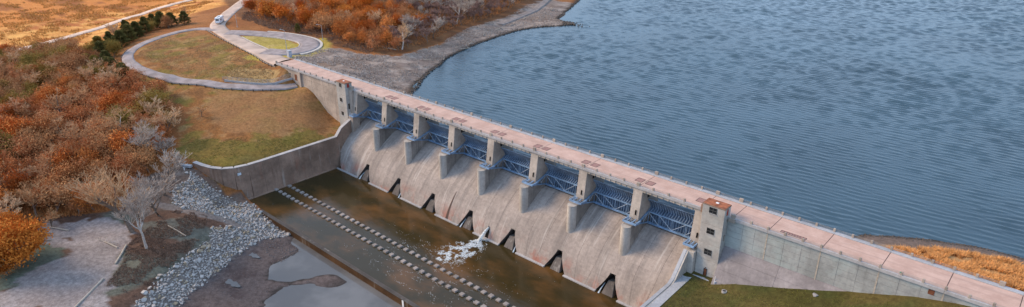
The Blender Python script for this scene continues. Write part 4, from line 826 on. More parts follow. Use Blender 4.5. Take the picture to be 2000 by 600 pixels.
# ------------------------------------------------------------------ plants
def leafmat(name, c0, c1, hue=0, tr=.25):
    t = NT(name); ob = t.new('ShaderNodeObjectInfo').outputs['Random']; c = t.mix(ob, c0, c1); c = t.mix(t.ramp(t.noise(.8, 4), .3, .7), t.mix(1, c, (.62, .6, .6), 'MULTIPLY'), t.mix(1, c, (1.2, 1.2, 1.2), 'MULTIPLY'))
    M[name] = t.done(c, .85, .15); return M[name]
leafmat('twig_tan', (.55, .31, .15), (.68, .46, .28)); leafmat('twig_grey', (.44, .355, .30), (.56, .465, .39)); leafmat('twig_rust', (.50, .19, .07), (.62, .29, .13)); leafmat('twig_purple', (.27, .165, .135), (.36, .23, .19))
leafmat('leaf_rust', (.50, .15, .034), (.62, .22, .055)); leafmat('leaf_orange', (.52, .145, .02), (.62, .20, .03)); leafmat('leaf_brown', (.40, .175, .07), (.52, .25, .105)); leafmat('leaf_olive', (.24, .165, .035), (.36, .22, .05)); leafmat('conifer', (.085, .07, .018), (.15, .11, .026)); leafmat('conifer_gold', (.19, .13, .025), (.27, .16, .03))
flat('bark', (.20, .15, .12), .9); flat('bark_pale', (.55, .48, .43), .9)
def segs_tree(seed, h, spread, lv, n0, trunkf, up=.55, rb=.03):
    r = random.Random(seed); out = []; tips = []
    def grow(p, d, ln, rad, level):
        k = 3 if level < 2 else 2; pts = [p]; q_ = p; dd = d
        for i in range(k):
            dd = (dd + Vector((r.gauss(0, .16), r.gauss(0, .16), r.gauss(0, .1)))).normalized(); q_ = q_ + dd * (ln / k); pts.append(q_)
        out.append((level, pts, rad, rad * .55))
        if level == lv: tips.append((q_, dd)); return
        nb = n0[level] if level < len(n0) else 3
        for i in range(nb):
            t_ = r.uniform(.35, 1.0) if level else r.uniform(trunkf, 1.0); j = min(k - 1, int(t_ * k)); a = pts[j].lerp(pts[j + 1], t_ * k - j)
            az = r.uniform(0, 6.283); side = Vector((math.cos(az), math.sin(az), 0)); nd = (dd * .55 + side * spread * r.uniform(.6, 1.25) + Vector((0, 0, up * r.uniform(.3, 1)))).normalized()
            grow(a, nd, ln * r.uniform(.48, .72), rad * .5, level + 1)
        if level < lv: grow(q_, dd, ln * .6, rad * .5, level + 1)
    grow(Vector((0, 0, -.3)), Vector((r.gauss(0, .08), r.gauss(0, .08), 1)).normalized(), h * .45, h * rb, 0)
    return out, tips
def tree_meshes(seed, h, spread, lv=4, n0=(5, 4, 4, 4), trunkf=.35, leaves=0, lsize=.3, twr=.035, up=.55, rb=.03, lrad=.7):
    sg_, tips = segs_tree(seed, h, spread, lv, n0, trunkf, up, rb); a = MB(); b = MB(); r = np.random.default_rng(seed)
    zmax = max(p.z for _, pts, _, _ in sg_ for p in pts); f = h / zmax
    for lev, pts, r0, r1 in sg_:
        pts = [p * f for p in pts]; n = 6 if lev == 0 else 4 if lev == 1 else 3; r0 = max(r0, twr); r1 = max(r1, twr * .6)
        (a if lev < 2 else b).tube(pts, [r0 + (r1 - r0) * i / (len(pts) - 1) for i in range(len(pts))], n, False)
    if leaves:
        for i in range(leaves):
            p, d = tips[int(r.integers(len(tips)))]; c = Vector(p) * f + Vector(r.normal(0, lrad, 3)); u = Vector(r.normal(0, 1, 3)).normalized(); v = u.orthogonal().normalized(); s_ = lsize * r.uniform(.6, 1.4)
            b.add([c - u * s_, c + v * s_ * .7, c + u * s_, c - v * s_ * .7], [(0, 1, 2, 3)])
    return a, b
def proto(seed, h, bark, crown, **k):
    a, b = tree_meshes(seed, h, **k); return a.mesh('trunk', M[bark], True, fix=False), b.mesh('crown', M[crown], False, fix=False)
def conifer_proto(seed, h, mat):
    r = np.random.default_rng(seed); a = MB().tube([(0, 0, -.3), (0, 0, h * .9)], [h * .025, .03], 6); b = MB()
    for i in range(1900):
        t_ = r.random() ** .75; z = h * (.06 + .94 * t_); rad = h * .36 * (1 - t_) ** .6 * (.55 + .45 * min(1, t_ * 5)) * (1 + .25 * math.sin(z * 3 + seed)) + .1; az = r.uniform(0, 6.283); q_ = rad * math.sqrt(r.uniform(.25, 1)); c = Vector((q_ * math.cos(az), q_ * math.sin(az), z)); o_ = Vector((math.cos(az), math.sin(az), r.uniform(-.1, .7))).normalized(); s_ = r.uniform(.22, .5); v = o_.cross(Vector((0, 0, 1))).normalized()
        b.add([c - v * s_ * .5, c + o_ * s_ * 1.3, c + v * s_ * .5, c + Vector((0, 0, s_ * .6))], [(0, 1, 2), (0, 1, 3), (1, 2, 3)])
    return a.mesh('trunk', M['bark'], True, fix=False), b.mesh('crown', M[mat], False, fix=False)
def plant(name, pr, x, y, s_, label, cat='tree', group=None, rz=None, zoff=0, sz=None):
    o = empty(name, (x, y, gz(x, y) + zoff), rnd.uniform(0, 6.28) if rz is None else rz); o.scale = (s_, s_, sz or s_)
    inst('trunk', pr[0], o); inst('crown', pr[1], o); return tag(o, label, cat, group)
BARE_TAN = [proto(10 + i, 9, 'bark', 'twig_tan', spread=.85, n0=(5, 4, 4, 4), twr=.05) for i in range(3)]
BARE_GREY = [proto(20 + i, 10, 'bark', 'twig_grey', spread=.75, n0=(5, 4, 4, 4), twr=.05) for i in range(3)]
BARE_PURP = [proto(25 + i, 7, 'bark', 'twig_purple', spread=.8, n0=(5, 4, 4, 4), twr=.05) for i in range(2)]
RUST_TW = [proto(30 + i, 7, 'bark', 'twig_rust', spread=.9, n0=(6, 4, 4, 3), trunkf=.1, leaves=700, lsize=.16, twr=.05) for i in range(3)]
LEAFY = {k: [proto(40 + 5 * j + i, 7.5, 'bark', k, spread=.85, lv=3, n0=(6, 5, 4), trunkf=.15, leaves=3000, lsize=.19, twr=.05, lrad=.9) for i in range(2)] for j, k in enumerate(('leaf_rust', 'leaf_orange', 'leaf_brown', 'leaf_olive'))}
CON = [conifer_proto(60 + i, 8, 'conifer') for i in range(3)]; CONG = [conifer_proto(70 + i, 7, 'conifer_gold') for i in range(2)]
# forest below the loop road
FOREST = [(-223, -66), (-200, -36), (-165, -45), (-118, -46), (-84.4, -41), (-53.6, -47), (-33, -59), (-22, -67), (-8, -84), (-12, -93), (-17, -101), (-19, -113), (-120, -118), (-190, -96)]
def scatter(poly, dmin, tries, seed):
    r = np.random.default_rng(seed); P = np.array(poly); lo, hi = P.min(0), P.max(0); c = r.uniform(lo, hi, (tries, 2)); c = c[pip(poly, c[:, 0], c[:, 1])]; out = []
    for p in c:
        if all((p[0] - q_[0]) ** 2 + (p[1] - q_[1]) ** 2 > dmin * dmin for q_ in out): out.append(p)
    return out
F_ = scatter(FOREST, 3.9, 3600, 5)
kinds = [('bare tan tree rising from the orange woods below the loop road', BARE_TAN, 'bare tan trees in the wood'), ('bare grey tree among the rusty woods below the loop road', BARE_GREY, 'bare grey trees in the wood'), ('rust coloured twiggy tree in the woods on the left', RUST_TW, 'twiggy rust trees in the wood'), ('leafy rust red tree in the woods on the left', LEAFY['leaf_rust'], 'leafy rust trees in the wood'), ('brown leaved tree in the woods on the left', LEAFY['leaf_brown'], 'brown trees in the wood'), ('olive green tree in the woods on the left', LEAFY['leaf_olive'], 'olive trees in the wood')]
nm = ['bare_tree', 'bare_tree', 'twiggy_tree', 'leafy_tree', 'leafy_tree', 'leafy_tree']
special = [(-49.8, -66.6), (-28, -65), (-60, -69), (2, -84), (-12, -105), (0, -72)]
for x, y in F_:
    if min((x - a) ** 2 + (y - b) ** 2 for a, b in special) < 30: continue
    if min(np.hypot(LOOP[:, 0] - x, LOOP[:, 1] - y)) < 6: continue
    v_ = float(vnoise(np.array([x]), np.array([y]), 28, 2)[0]) + rng.normal(0, .14)
    far_ = x < -110
    k = 2 if v_ < .38 else 3 if v_ < .44 else 0 if v_ < .50 else 4 if v_ < .57 else 2 if v_ < .66 else 0 if v_ < .70 else 5
    if far_ and rng.random() < .45: k = 5 if rng.random() < .4 else 4
    lab, prs, grp = kinds[k]; lab = ['bare tan tree', 'bare grey tree', 'rust coloured twiggy tree', 'leafy rust red tree', 'brown leaved tree', 'olive green tree'][k] + (' in the woods next to the far golden field' if x < -150 else ' in the woods along the left edge of the picture' if y < -88 else ' in the woods below the outer bend of the loop road' if x < -95 else ' in the woods beside the grass bank' if x < -48 else ' in the woods just behind the gravel lot and riprap'); plant(nm[k], prs[int(rng.integers(len(prs)))], x, y, rng.uniform(.85, 1.45) * (.85 if far_ else 1), lab, 'tree', grp)
# conifers beside the loop road
for i, (x, y) in enumerate([(-170.4, 10.8), (-177.4, 6.4), (-180, 2), (-185.3, 3.2), (-189.1, .9), (-184.6, -5), (-183.4, -10.1), (-189, -12.4), (-181, -16), (-175.2, -20.5), (-170.2, -27), (-175.8, -31.8), (-163, -30), (-150.8, -38.4), (-158, -37), (-140, -40.1), (-151.8, -45), (-136, -46), (-131.4, -42.8), (-124, -44), (-115.9, -44.7), (-101.5, -45.7), (-117.8, -51), (-108, -44), (-166, -20), (-160, -26), (-172, -14), (-176, -8)]):
    gold = i in (11, 14, 16, 17, 22); plant('conifer', (CONG if gold else CON)[i % (2 if gold else 3)], x, y, rng.uniform(1.0, 1.5), ('golden green juniper in the row outside the loop road' if gold else 'dark green conifer in the row outside the loop road'), 'tree', 'golden junipers by the loop road' if gold else 'dark conifers by the loop road', sz=rng.uniform(.75, 1.25))
for i, (x, y) in enumerate([(-173, 3), (-181, -3), (-186, -8), (-178, -17), (-168, -33), (-156, -32), (-146, -43), (-128, -47), (-110, -48), (-160, -41), (-170, -38), (-184, -24), (-193, -6), (-142, -36)]):
    plant('leafy_tree', LEAFY['leaf_olive' if i % 3 else 'leaf_brown'][i % 2], x, y, rng.uniform(.6, .9), ('olive' if i % 3 else 'brown') + ' leafy bush between the dark conifers outside the loop road', 'bush', 'bushes among the conifers')
plant('conifer', CON[1], -101.7, 38.4, .6, 'single small dark conifer above the teardrop turnaround', 'tree')
# hillside woods above the turnaround and along the lake
HILL = [(-168, 46), (-150, 40), (-121, 40.5), (-88, 46), (-70, 42.5), (-50, 45), (-43.5, 60), (-53, 90), (-63, 112), (-70, 150), (-76, 172), (-94, 214), (-130, 240), (-175, 170), (-160, 115), (-125, 70), (-150, 56)]
for x, y in scatter(HILL, 4.6, 2400, 9):
    if min(np.hypot(SHP[:, 0] - x, SHP[:, 1] - y)) < 6: continue
    if -165 < x < -108 and y < 66 and rng.random() < .25: continue
    v_ = rng.random(); warm = float(np.clip((-60 - x) / 60 + (60 - y) / 160, 0, 1))
    if y > 105 or (x > -68 and y > 62): k = 1 if v_ < .2 else 6
    else: k = 7 if v_ < .3 * warm + .06 else 3 if v_ < .5 else 2 if v_ < .75 else 4 if v_ < .9 else 0
    s_ = rng.uniform(.7, 1.25)
    if k == 6: plant('twiggy_tree', BARE_PURP[int(rng.integers(2))], x, y, s_ * 1.0, 'purplish bare thicket tree ' + ('behind the pale leaning tree near the shore' if y < 100 else 'around the tall tree with white trunk above the lake' if y < 160 else 'near the far track along the shore'), 'tree', 'purplish thicket trees')
    elif k == 7: plant('leafy_tree', LEAFY['leaf_orange'][int(rng.integers(2))], x, y, s_ * 1.1, 'glowing orange leaved tree on the hill above the turnaround', 'tree', 'orange trees on the hill')
    else:
        lab = ['bare tan tree on the hill above the turnaround', 'bare grey tree on the hillside above the lake', 'rusty twiggy tree on the hill above the turnaround', 'rust red leafy tree on the hill above the turnaround', 'brown leaved tree on the hill above the turnaround'][k]
        plant(nm[k], kinds[k][1][int(rng.integers(len(kinds[k][1])))], x, y, s_, lab, 'tree', 'hillside: ' + kinds[k][2].split(' in ')[0])
# single trees that stand out
BIGW = proto(101, 13, 'bark_pale', 'twig_tan', spread=1.1, n0=(6, 5, 5, 4), trunkf=.2, twr=.035, up=.7)
plant('bare_tree', BIGW, -51, -67.5, 1.15, 'broad pale bare tree with spreading branches in the rusty woods', 'tree', rz=.4)
plant('bare_tree', BIGW, -44, -62.5, .95, 'pale bare tree on the right side of the broad pale one', 'tree', rz=2.4)
plant('bare_tree', BIGW, -60, -71, .8, 'smaller pale bare tree left of the broad pale one', 'tree', rz=4.4)
BIGG = proto(102, 12, 'bark', 'twig_grey', spread=.85, n0=(6, 5, 5, 4), trunkf=.25, twr=.03, up=.8)
plant('bare_tree', BIGG, -29, -65.5, 1.25, 'dense greyish bare tree at the edge of the grass bank', 'tree', rz=2)
plant('bare_tree', BARE_GREY[1], -23.5, -62.5, 1.15, 'thin grey bare tree just left of the curved wall end', 'tree', rz=3)
WT = proto(103, 15, 'bark_pale', 'twig_grey', spread=.7, n0=(4, 5, 5, 5), trunkf=.75, twr=.03, rb=.02, up=.8)
plant('bare_tree', WT, 19, -86.5, 1.35, 'bare tree with white lower trunk beside the gravel lot', 'tree', rz=1)
GT = proto(104, 15, 'bark', 'twig_tan', spread=.85, n0=(6, 5, 5, 4), trunkf=.45, twr=.03, up=.8)
plant('bare_tree', GT, 8, -86, 1.5, 'large bare tree with tan twigs behind the white trunk', 'tree', rz=5)
plant('bare_tree', BIGG, 4.5, -77, 1.35, 'grey bare tree between the gravel lot and the riprap', 'tree', rz=4)
plant('bare_tree', BARE_GREY[0], -6, -71, 1.5, 'grey bare tree by the top of the riprap slope', 'tree', rz=1.3)
OB = proto(105, 10, 'bark', 'leaf_orange', spread=.9, lv=3, n0=(8, 6, 5), trunkf=.05, leaves=6000, lsize=.2, twr=.05, lrad=.62)
plant('leafy_tree', OB, 2.5, -112.5, 1.4, 'bright orange bushy tree at the left edge by the gravel lot', 'tree', rz=1)
plant('leafy_tree', OB, 4.5, -116, 1.0, 'lower orange bush in front of the bright orange tree', 'tree', rz=5, sz=.8)
plant('leafy_tree', OB, -3.5, -113.5, 1.2, 'second orange bushy tree half out of frame behind the first', 'tree', rz=3)
plant('bare_tree', BARE_TAN[1], -12, -101, .75, 'small pale bare tree behind the bright orange bush', 'tree', rz=3)
plant('bare_tree', BARE_TAN[2], -46, -39, .55, 'lone small bare bush on the grass bank', 'tree', rz=3)
LT = proto(106, 15, 'bark_pale', 'twig_tan', spread=.7, n0=(4, 4, 4, 4), trunkf=.45, twr=.055)
plant('bare_tree', LT, -46, 60.5, .9, 'pale leaning bare tree at the foot of the hill near the shore', 'tree', rz=2)
plant('bare_tree', WT, -69, 119, 1.15, 'tall bare tree with white trunk above the lake shore', 'tree', rz=2)
plant('bare_tree', BARE_TAN[0], -186, -19, 1.15, 'bare tan tree standing among the dark conifers', 'tree', rz=2)
plant('bare_tree', BARE_TAN[2], -196, 22, .8, 'pale bare tree beside the far road above the conifers', 'tree', rz=2)
# low brush and dry grass: too many to count
def tufts(name, label, n, sampler, mat, h0, h1, wd, spread=.5, blades=5, cat='brush'):
    V = []; r = np.random.default_rng(len(name) * 7 + n); P = sampler(r, n); P = np.array(P)
    if len(P) == 0: return
    zz = np.array([gz(x, y) for x, y in P]); k = blades; N = len(P)
    base = np.repeat(np.column_stack([P, zz - .05]), k, 0); az = r.uniform(0, 6.283, N * k); le = r.uniform(h0, h1, N * k); out = r.uniform(0, spread, N * k) * le
    base[:, :2] += r.normal(0, .12, (N * k, 2)); tip = base + np.column_stack([np.cos(az) * out, np.sin(az) * out, le]); sd = np.column_stack([-np.sin(az + r.normal(0, 1, N * k)), np.cos(az), np.zeros(N * k)]) * wd
    V = np.concatenate([base - sd, base + sd, tip]); i = np.arange(N * k); tag(inst(name, fastmesh(name, V, np.column_stack([i, i + N * k, i + 2 * N * k]), M[mat])), label, cat, kind='stuff')
def noisy(poly, sc=6, thr=.45, avoid=True):
    def f(r, n):
        P = np.array(poly); c = r.uniform(P.min(0), P.max(0), (n * 3, 2)); m_ = pip(poly, c[:, 0], c[:, 1]) & (vnoise(c[:, 0], c[:, 1], sc, 3) > thr)
        if avoid:
            d = np.full(len(c), 1e9)
            for L, hw in ROADS: d = np.minimum(d, dist_line(L, c[:, 0], c[:, 1]) - hw)
            m_ &= d > .8
        return c[m_][:n]
    return f
leafmat('tuft_gold', (.62, .33, .10), (.62, .33, .10)); leafmat('tuft_tan', (.50, .33, .16), (.50, .33, .16)); leafmat('tuft_rust', (.58, .25, .09), (.58, .25, .09)); leafmat('tuft_grey', (.50, .42, .37), (.50, .42, .37)); leafmat('tuft_green', (.19, .19, .045), (.19, .19, .045)); leafmat('tuft_brown', (.27, .17, .12), (.27, .17, .12)); leafmat('tuft_reed', (.66, .34, .13), (.66, .34, .13))
tufts('underbrush', 'rust brown underbrush filling the floor of the woods', 24000, noisy(FOREST, 7, .36), 'tuft_rust', .5, 1.8, .05, .8, 6)
tufts('pale_underbrush', 'pale tan brush between the rusty trees', 5000, noisy(FOREST, 11, .52), 'tuft_tan', .6, 2.0, .05, .8, 6)
tufts('hill_brush', 'rust brown brush covering the hillside above the turnaround', 11000, noisy(HILL + [(-200, 90)], 7, .36), 'tuft_rust', .4, 1.5, .05, .8, 6)
tufts('roadside_brush', 'rust brown brush on the slope between turnaround and hillside trees', 5000, noisy([(-168, 44), (-150, 33), (-120, 33), (-92, 40), (-68, 38), (-48, 42), (-60, 60), (-120, 62)], 6, .4), 'tuft_brown', .3, 1.1, .05, .9, 6)
tufts('field_grass', 'golden dry grass standing in the far field', 9000, noisy([(-205, 30), (-215, -50), (-228, -66), (-300, -60), (-440, -20), (-330, 85), (-240, 60)], 9, .5), 'tuft_gold', .4, 1.4, .10, .6, 6, 'grass')
tufts('bank_grass', 'dry tan grass on the bank below the loop road', 5000, noisy([(-50, -12), (-95, -38), (-55, -46), (-20, -57), (-2, -55), (-2, -14), (-20, -2), (-38, -4)], 5, .42), 'tuft_tan', .1, .28, .03, 1.1, 5, 'grass')
tufts('green_grass', 'green grass along the top of the curved wall', 3000, noisy([(-34, -50), (-18, -57), (-2, -54), (-1.5, -12), (-12, -30)], 5, .4), 'tuft_green', .1, .3, .04, .7, 5, 'grass')
tufts('mound_brush', 'pale dry brush on the mound inside the loop road', 500, noisy([(-54, -2), (-50, -8), (-60, -13), (-72, -16), (-80, -8), (-68, -2)], 5, .4), 'tuft_tan', .3, 1.0, .05, .8, 6)
tufts('loop_grass', 'short dry grass on the mound inside the loop road', 8000, noisy([(-58, -2), (-62, -16), (-90, -30), (-130, -30), (-148, -10), (-145, 5), (-100, 4)], 6, .4), 'tuft_tan', .12, .4, .05, .7, 5, 'grass')
tufts('shore_brush', 'grey dead brush and driftwood twigs on the lake bank', 15000, noisy([(-62, 12), (-66, 30), (-48, 40), (-38, 54), (-46, 84), (-60, 120), (-66, 160), (-80, 200), (-60, 205), (-48, 184), (-36, 178), (-46, 140), (-42, 110), (-33, 80), (-16, 48), (-2, 26), (0, 11)], 5, .42), 'tuft_grey', .15, .8, .07, 1.3, 6)
tufts('reeds', 'golden dry reeds on the beach beside the right end of the deck', 9000, noisy([(176, 11.5), (214, 11.5), (214, 37), (200, 34), (188, 29), (180, 20)], 3, .42), 'tuft_reed', .4, 1.2, .09, 1.3, 6, 'reeds')
tufts('low_grass', 'dark green and brown grass at the foot of the right wall', 14000, noisy([(143, -2.5), (200, -.2), (214, -40), (143.8, -45)], 4, .38), 'tuft_green', .1, .35, .03, .7, 5, 'grass')
tufts('bank_weeds', 'brown weeds between the gravel lot and the riprap', 6000, noisy([(13, -89), (22, -94), (30, -101), (38, -97), (30, -84), (22, -72), (12, -66), (4, -72), (8, -80)], 4, .46), 'tuft_brown', .15, .6, .04, .8, 6)
# ------------------------------------------------------------------ vehicle
def camper():
    r_ = empty('camper_van', (-151.5, 21.6, h1(-151.5, 21.6) + .06), math.atan2(.66, -.75)); tag(r_, 'white motorhome driving away up the road past the junction', 'motorhome')
    body = MB().prism([(-4, .55), (-4, 3.25), (-3.8, 3.4), (3.0, 3.4), (3.9, 3.1), (4.0, 2.3), (2.9, 2.2), (2.7, .55)], -1.25, 1.25, 'y').build('body', M['white_paint'], r_, bevel=.06)
    MB().prism([(2.7, .5), (2.7, 2.2), (3.2, 2.15), (3.7, 1.4), (4.6, 1.2), (4.7, .5)], -1.1, 1.1, 'y').build('cab', M['white_paint'], r_, bevel=.06)
    MB().box(-4.03, -3.99, -.8, .8, 1.9, 2.7).build('rear_window', M['glass_dark'], r_); MB().box(-4.08, -3.98, -1.15, 1.15, .55, .8).build('bumper', M['galv'], r_)
    for y_ in (-1, 1): MB().box(-4.04, -3.98, y_ * 1.05 - .1, y_ * 1.05 + .1, 1.0, 1.3).build('tail_light', M['red_paint'], r_)
    for s_ in (-1, 1):
        MB().box(-2.5, -.8, s_ * 1.255 - .01, s_ * 1.255 + .01, 1.8, 2.5).build('side_window', M['glass_dark'], r_); MB().box(-3.9, 2.6, s_ * 1.258 - .008, s_ * 1.258 + .008, 1.25, 1.4).build('stripe', M['cabinet'], r_)
        for x_ in (-2.2, 3.4):
            wh = empty('wheel', (0, 0, 0), parent=r_); MB().tube([(x_, s_ * .95, .42), (x_, s_ * 1.22, .42)], .42, 14).build('tyre', M['tyre'], wh); MB().tube([(x_, s_ * 1.2, .42), (x_, s_ * 1.25, .42)], .22, 10).build('rim', M['galv'], wh)
    MB().box(-1, .2, -.5, .5, 3.4, 3.7).build('roof_unit', M['galv'], r_, bevel=.05); MB().box(-3, -2.3, -.35, .35, 3.4, 3.55).build('roof_vent', M['cabinet'], r_)
camper()
# ------------------------------------------------------------------ lamps, cabinet, rails, fence and small things
def lamp(x, y, az, hh, label):
    r_ = empty('street_lamp', (x, y, gz(x, y) - .02), az); tag(r_, label, 'street lamp', 'street lamps')
    MB().box(-.3, .3, -.3, .3, -.3, .25).build('base', M['kerb'], r_); MB().tube([(0, 0, .2), (0, 0, hh)], [.13, .08], 8).build('pole', M['galv'], r_)
    MB().tube([(0, 0, hh - .1), (.8, 0, hh + .25), (2.0, 0, hh + .3)], .06, 6).build('arm', M['galv'], r_); MB().prism([(1.7, hh + .22), (2.6, hh + .22), (2.5, hh + .42), (1.8, hh + .45)], -.17, .17, 'y').build('lamp_head', M['galv'], r_)
lamp(-79.4, 38.4, math.radians(215), 7.2, 'street lamp behind the outer curve of the turnaround'); lamp(-75.6, 16.5, math.radians(200), 9, 'street lamp on the tip of the grass island'); lamp(-134, 22.5, math.radians(215), 6.5, 'street lamp beside the junction near the motorhome')
cb = empty('utility_cabinet', (-63.2, 10.6, gz(-63.2, 10.6) - .02)); tag(cb, 'pale grey utility cabinet beside the deck entrance', 'cabinet')
MB().box(-1.0, 1.0, -.7, .7, .15, 2.9).build('body', M['cabinet'], cb, bevel=.05); MB().box(-1.15, 1.15, -.85, .85, -.3, .15).build('plinth', M['kerb'], cb); MB().box(-1.1, 1.1, -.8, .8, 2.9, 3.05).build('lid', M['galv'], cb); MB().box(-.85, .85, -.74, -.70, .4, 2.7).build('door', M['cabinet'], cb)
def guard(name, L, step, label, hpost=.75, mat='wood_grey'):
    r_ = empty(name, (L[0][0], L[0][1], h1(*L[0]))); tag(r_, label, 'guardrail'); o_ = Vector(r_.location); acc = 0; prev = None; tops_ = []
    P = [Vector((p[0], p[1], max(gz(p[0], p[1]), h1(p[0], p[1]) - .15))) for p in L]; pm = MB().box(-.13, .13, -.13, .13, -.4, hpost).mesh('post', M[mat])
    for a, b in zip(P[:-1], P[1:]):
        if acc >= step or a is P[0]: inst('post', pm, r_, a - o_); acc = 0
        acc += (b - a).length
    m = MB(); rows = [[p + Vector((0, 0, z_)) - o_ for p in P] for z_ in (hpost - .38, hpost - .2, hpost - .02)]
    m.grid(rows); m.grid([[v + Vector((.06, .06, 0)) for v in r2] for r2 in rows][::-1]); m.build('beam', M['galv'], r_)
guard('guardrail', spline([(-140.5, 8.8), (-127.6, 7.0), (-112.8, 5.2), (-95.9, 3.6), (-79.5, 2.1), (-67.2, .6), (-58, .1)], 1.5), 2.4, 'post and beam guardrail down the left edge of the upper road', mat='steel_dark')
lp = LOOP[(LOOP[:, 1] < -20) | (LOOP[:, 0] > -90)]; lp = lp[lp[:, 0] > -142]; Tn = np.gradient(lp, axis=0); Tn /= np.hypot(Tn[:, 0], Tn[:, 1])[:, None]; guard('guardrail', (lp + np.stack([Tn[:, 1], -Tn[:, 0]], 1) * 2.9)[:-3], 2.6, 'guardrail round the outer edge of the lower loop road', mat='steel_dark')
lf = empty('chain_fence', (-66, -17, -7)); tag(lf, 'thin wire fence along the inside of the lower loop road', 'fence'); fo = Vector(lf.location)
fp = spline([(-68, -18.8), (-55.8, -12.2), (-48.2, -6.8), (-45.3, .2)], 2.2)
fz = [Vector((p[0], p[1], gz(*p))) for p in fp]
for p in fz: inst('fence_post', bpy.data.meshes.get('fence_post_m') or MB().tube([(0, 0, -.3), (0, 0, 2.1)], .05, 6).mesh('fence_post_m', M['galv']), lf, p - fo)
for a, b in zip(fz[:-1], fz[1:]):
    m = MB()
    for z_ in np.linspace(.15, 2.05, 7): m.bar(a + Vector((0, 0, z_)) - fo, b + Vector((0, 0, z_)) - fo, .035 if z_ < 2 else .06)
    n = 6
    for i in range(n): m.bar(a.lerp(b, i / n) + Vector((0, 0, .1)) - fo, a.lerp(b, (i + 1) / n) + Vector((0, 0, 2.0)) - fo, .02)
    m.build('wire_panel', M['galv'], lf)
lw = empty('low_wall', (-56, -12, -7)); tag(lw, 'low pale retaining wall at the foot of the mound by the loop road', 'wall'); lo_ = Vector(lw.location)
fp = spline([(-67, -18.6), (-55.5, -12.6), (-47.6, -6.9), (-44.8, .3)], 4)
for a, b in zip(fp[:-1], fp[1:]):
    za, zb = gz(*a), gz(*b); d = Vector((b[0] - a[0], b[1] - a[1], 0)).normalized() * .02
    o = MB().bar(Vector((a[0], a[1], za + .25)) + d, Vector((b[0], b[1], zb + .25)) - d, .4, 1.1).build('wall_panel', M['conc_curb'], lw); o.location = -lo_
def log(pa, pb, r0, label, cat='log', nm='timber_kerb'):
    a = Vector((pa[0], pa[1], gz(*pa) + r0 * .8)); b = Vector((pb[0], pb[1], gz(*pb) + r0 * .8)); mid = a.lerp(b, .5) + Vector((.05, .08, 0))
    return tag(MB().tube([a, mid, b], [r0, r0 * .95, r0 * .9], 8).build(nm, M['wood_grey']), label, cat)
log((26.0, -100.0), (34.5, -110.5), .28, 'long pale timber edging the lower right of the gravel lot'); log((13.5, -89.8), (20.8, -95.3), .25, 'pale timber edging the lot in front of the white trunk')
log((-12.5, -101.5), (-7, -98.2), .2, 'thin pale log lying at the back of the lot'); log((12, -77.5), (20, -76), .2, 'fallen grey log among the brown weeds', nm='fallen_log')
def branchy(x, y, ln, az, label, z=None):
    r = random.Random(int(x * 10)); z = gz(x, y) if z is None else z; m = MB(); d = Vector((math.cos(az), math.sin(az), .05)); p = Vector((x, y, z + .2)); m.tube([p, p + d * ln * .5 + Vector((0, 0, .2)), p + d * ln], [.22, .16, .06], 6)
    for i in range(6):
        t_ = r.uniform(.3, .95); a = p + d * ln * t_; s_ = Vector((r.uniform(-1, 1), r.uniform(-1, 1), r.uniform(.1, .8))); m.tube([a, a + s_ * ln * .2, a + s_ * ln * .2 + d * ln * .12], [.08, .06, .02], 4)
    tag(m.build('fallen_branch', M['wood_grey']), label, 'branch')
branchy(13, -92, 8, math.radians(195), 'fallen branch stretching onto the gravel lot'); branchy(-36, 90, 6, math.radians(60), 'bleached driftwood on the lake bank below the hill'); branchy(-50, 132, 7, math.radians(100), 'bleached driftwood further along the lake bank'); branchy(-46, 57, 7, math.radians(200), 'grey fallen trunk under the pale leaning tree')
mh = empty('manhole', (152.9, -6.3, gz(152.9, -6.3))); tag(mh, 'round concrete manhole in the grass below the tall tower', 'manhole'); MB().tube([(0, 0, -.4), (0, 0, .3)], .62, 18).build('ring', M['conc_curb'], mh); MB().tube([(0, 0, .29), (0, 0, .33)], .4, 16).build('lid', M['steel_dark'], mh)
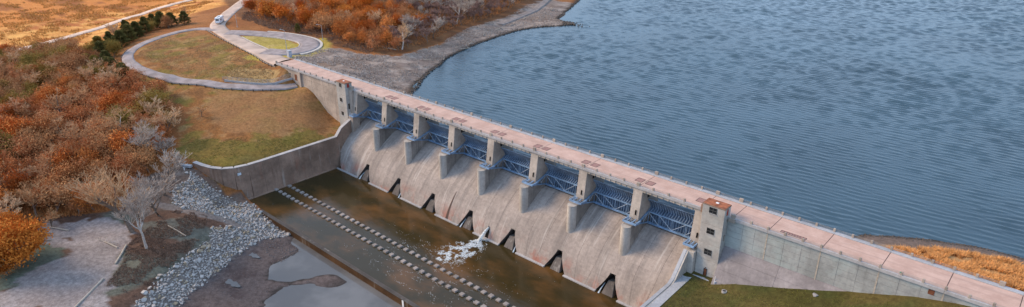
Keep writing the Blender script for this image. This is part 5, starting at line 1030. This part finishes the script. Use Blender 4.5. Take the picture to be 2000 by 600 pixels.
pp = empty('standpipe', (149.3, -3.9, gz(149.3, -3.9))); tag(pp, 'thin pale standpipe with bucket shaped cap at the tower corner', 'pipe'); MB().tube([(0, 0, -.3), (0, 0, 1.9)], .07, 8).build('pipe', M['white_paint'], pp); MB().tube([(.15, -.2, -.3), (.15, -.2, .7)], [.24, .32], 10).build('barrel', M['cabinet'], pp)
s0 = MB(); s0.v = [tuple(v.co * 1.2) for v in rocks[2].vertices]; s0.f = [tuple(p.vertices) for p in rocks[2].polygons]
tag(s0.build('pale_stone', M['conc_curb'], loc=(171.5, -2.3, gz(171.5, -2.3) + .1), bevel=.05), 'flat pale stone in the grass below the right wall', 'stone')
wb = empty('marker_post', (-15.4, -60.1, gz(-15.4, -60.1))); tag(wb, 'small pale blue marker post by the end of curved wall', 'post'); MB().box(-.12, .12, -.12, .12, -.3, 1.0).build('post', M['white_paint'], wb); MB().box(-.3, .3, -.16, -.12, .6, 1.1).build('plate', M['sign_face'], wb)
sl_ = MB().prism([(-20.5, -61.3), (-20.2, -59.8), (-15.2, -57.3), (-14.6, -58.4)], -17.6, -16.85, 'z'); tag(sl_.build('concrete_slab', M['conc_curb_far']), 'narrow pale concrete slab behind the end of curved wall', 'slab')

def puddle(x, y, r0, label):
    V = []; n = 22; z = gz(x, y) + .16
    for i in range(n):
        a = i * 2 * math.pi / n; rr = r0 * (1 + .35 * math.sin(2 * a + 1) + .2 * math.sin(5 * a)); V.append((x + rr * 1.3 * math.cos(a), y + rr * .75 * math.sin(a), z))
    tag(MB().add(V, [tuple(range(n))]).build('puddle', M['tail_water'], fix=False), kind='structure')
puddle(33.4, -63.3, 1.5, ''); puddle(43, -74.5, 1.7, '')

for i, (x, y, az, ln) in enumerate([(-40, 100, 1.9, 5), (-47, 118, 2.2, 6), (-52, 146, 1.7, 5), (-56, 162, 2.0, 6), (-27, 70, 2.3, 5), (-30, 60, .6, 4), (-62, 196, 2.1, 6)]):
    branchy(x, y, ln, az, '%s pale driftwood branch along the lake bank, counted from the dam' % ordinal([4, 5, 6, 7, 3, 2, 8][i] - 1))
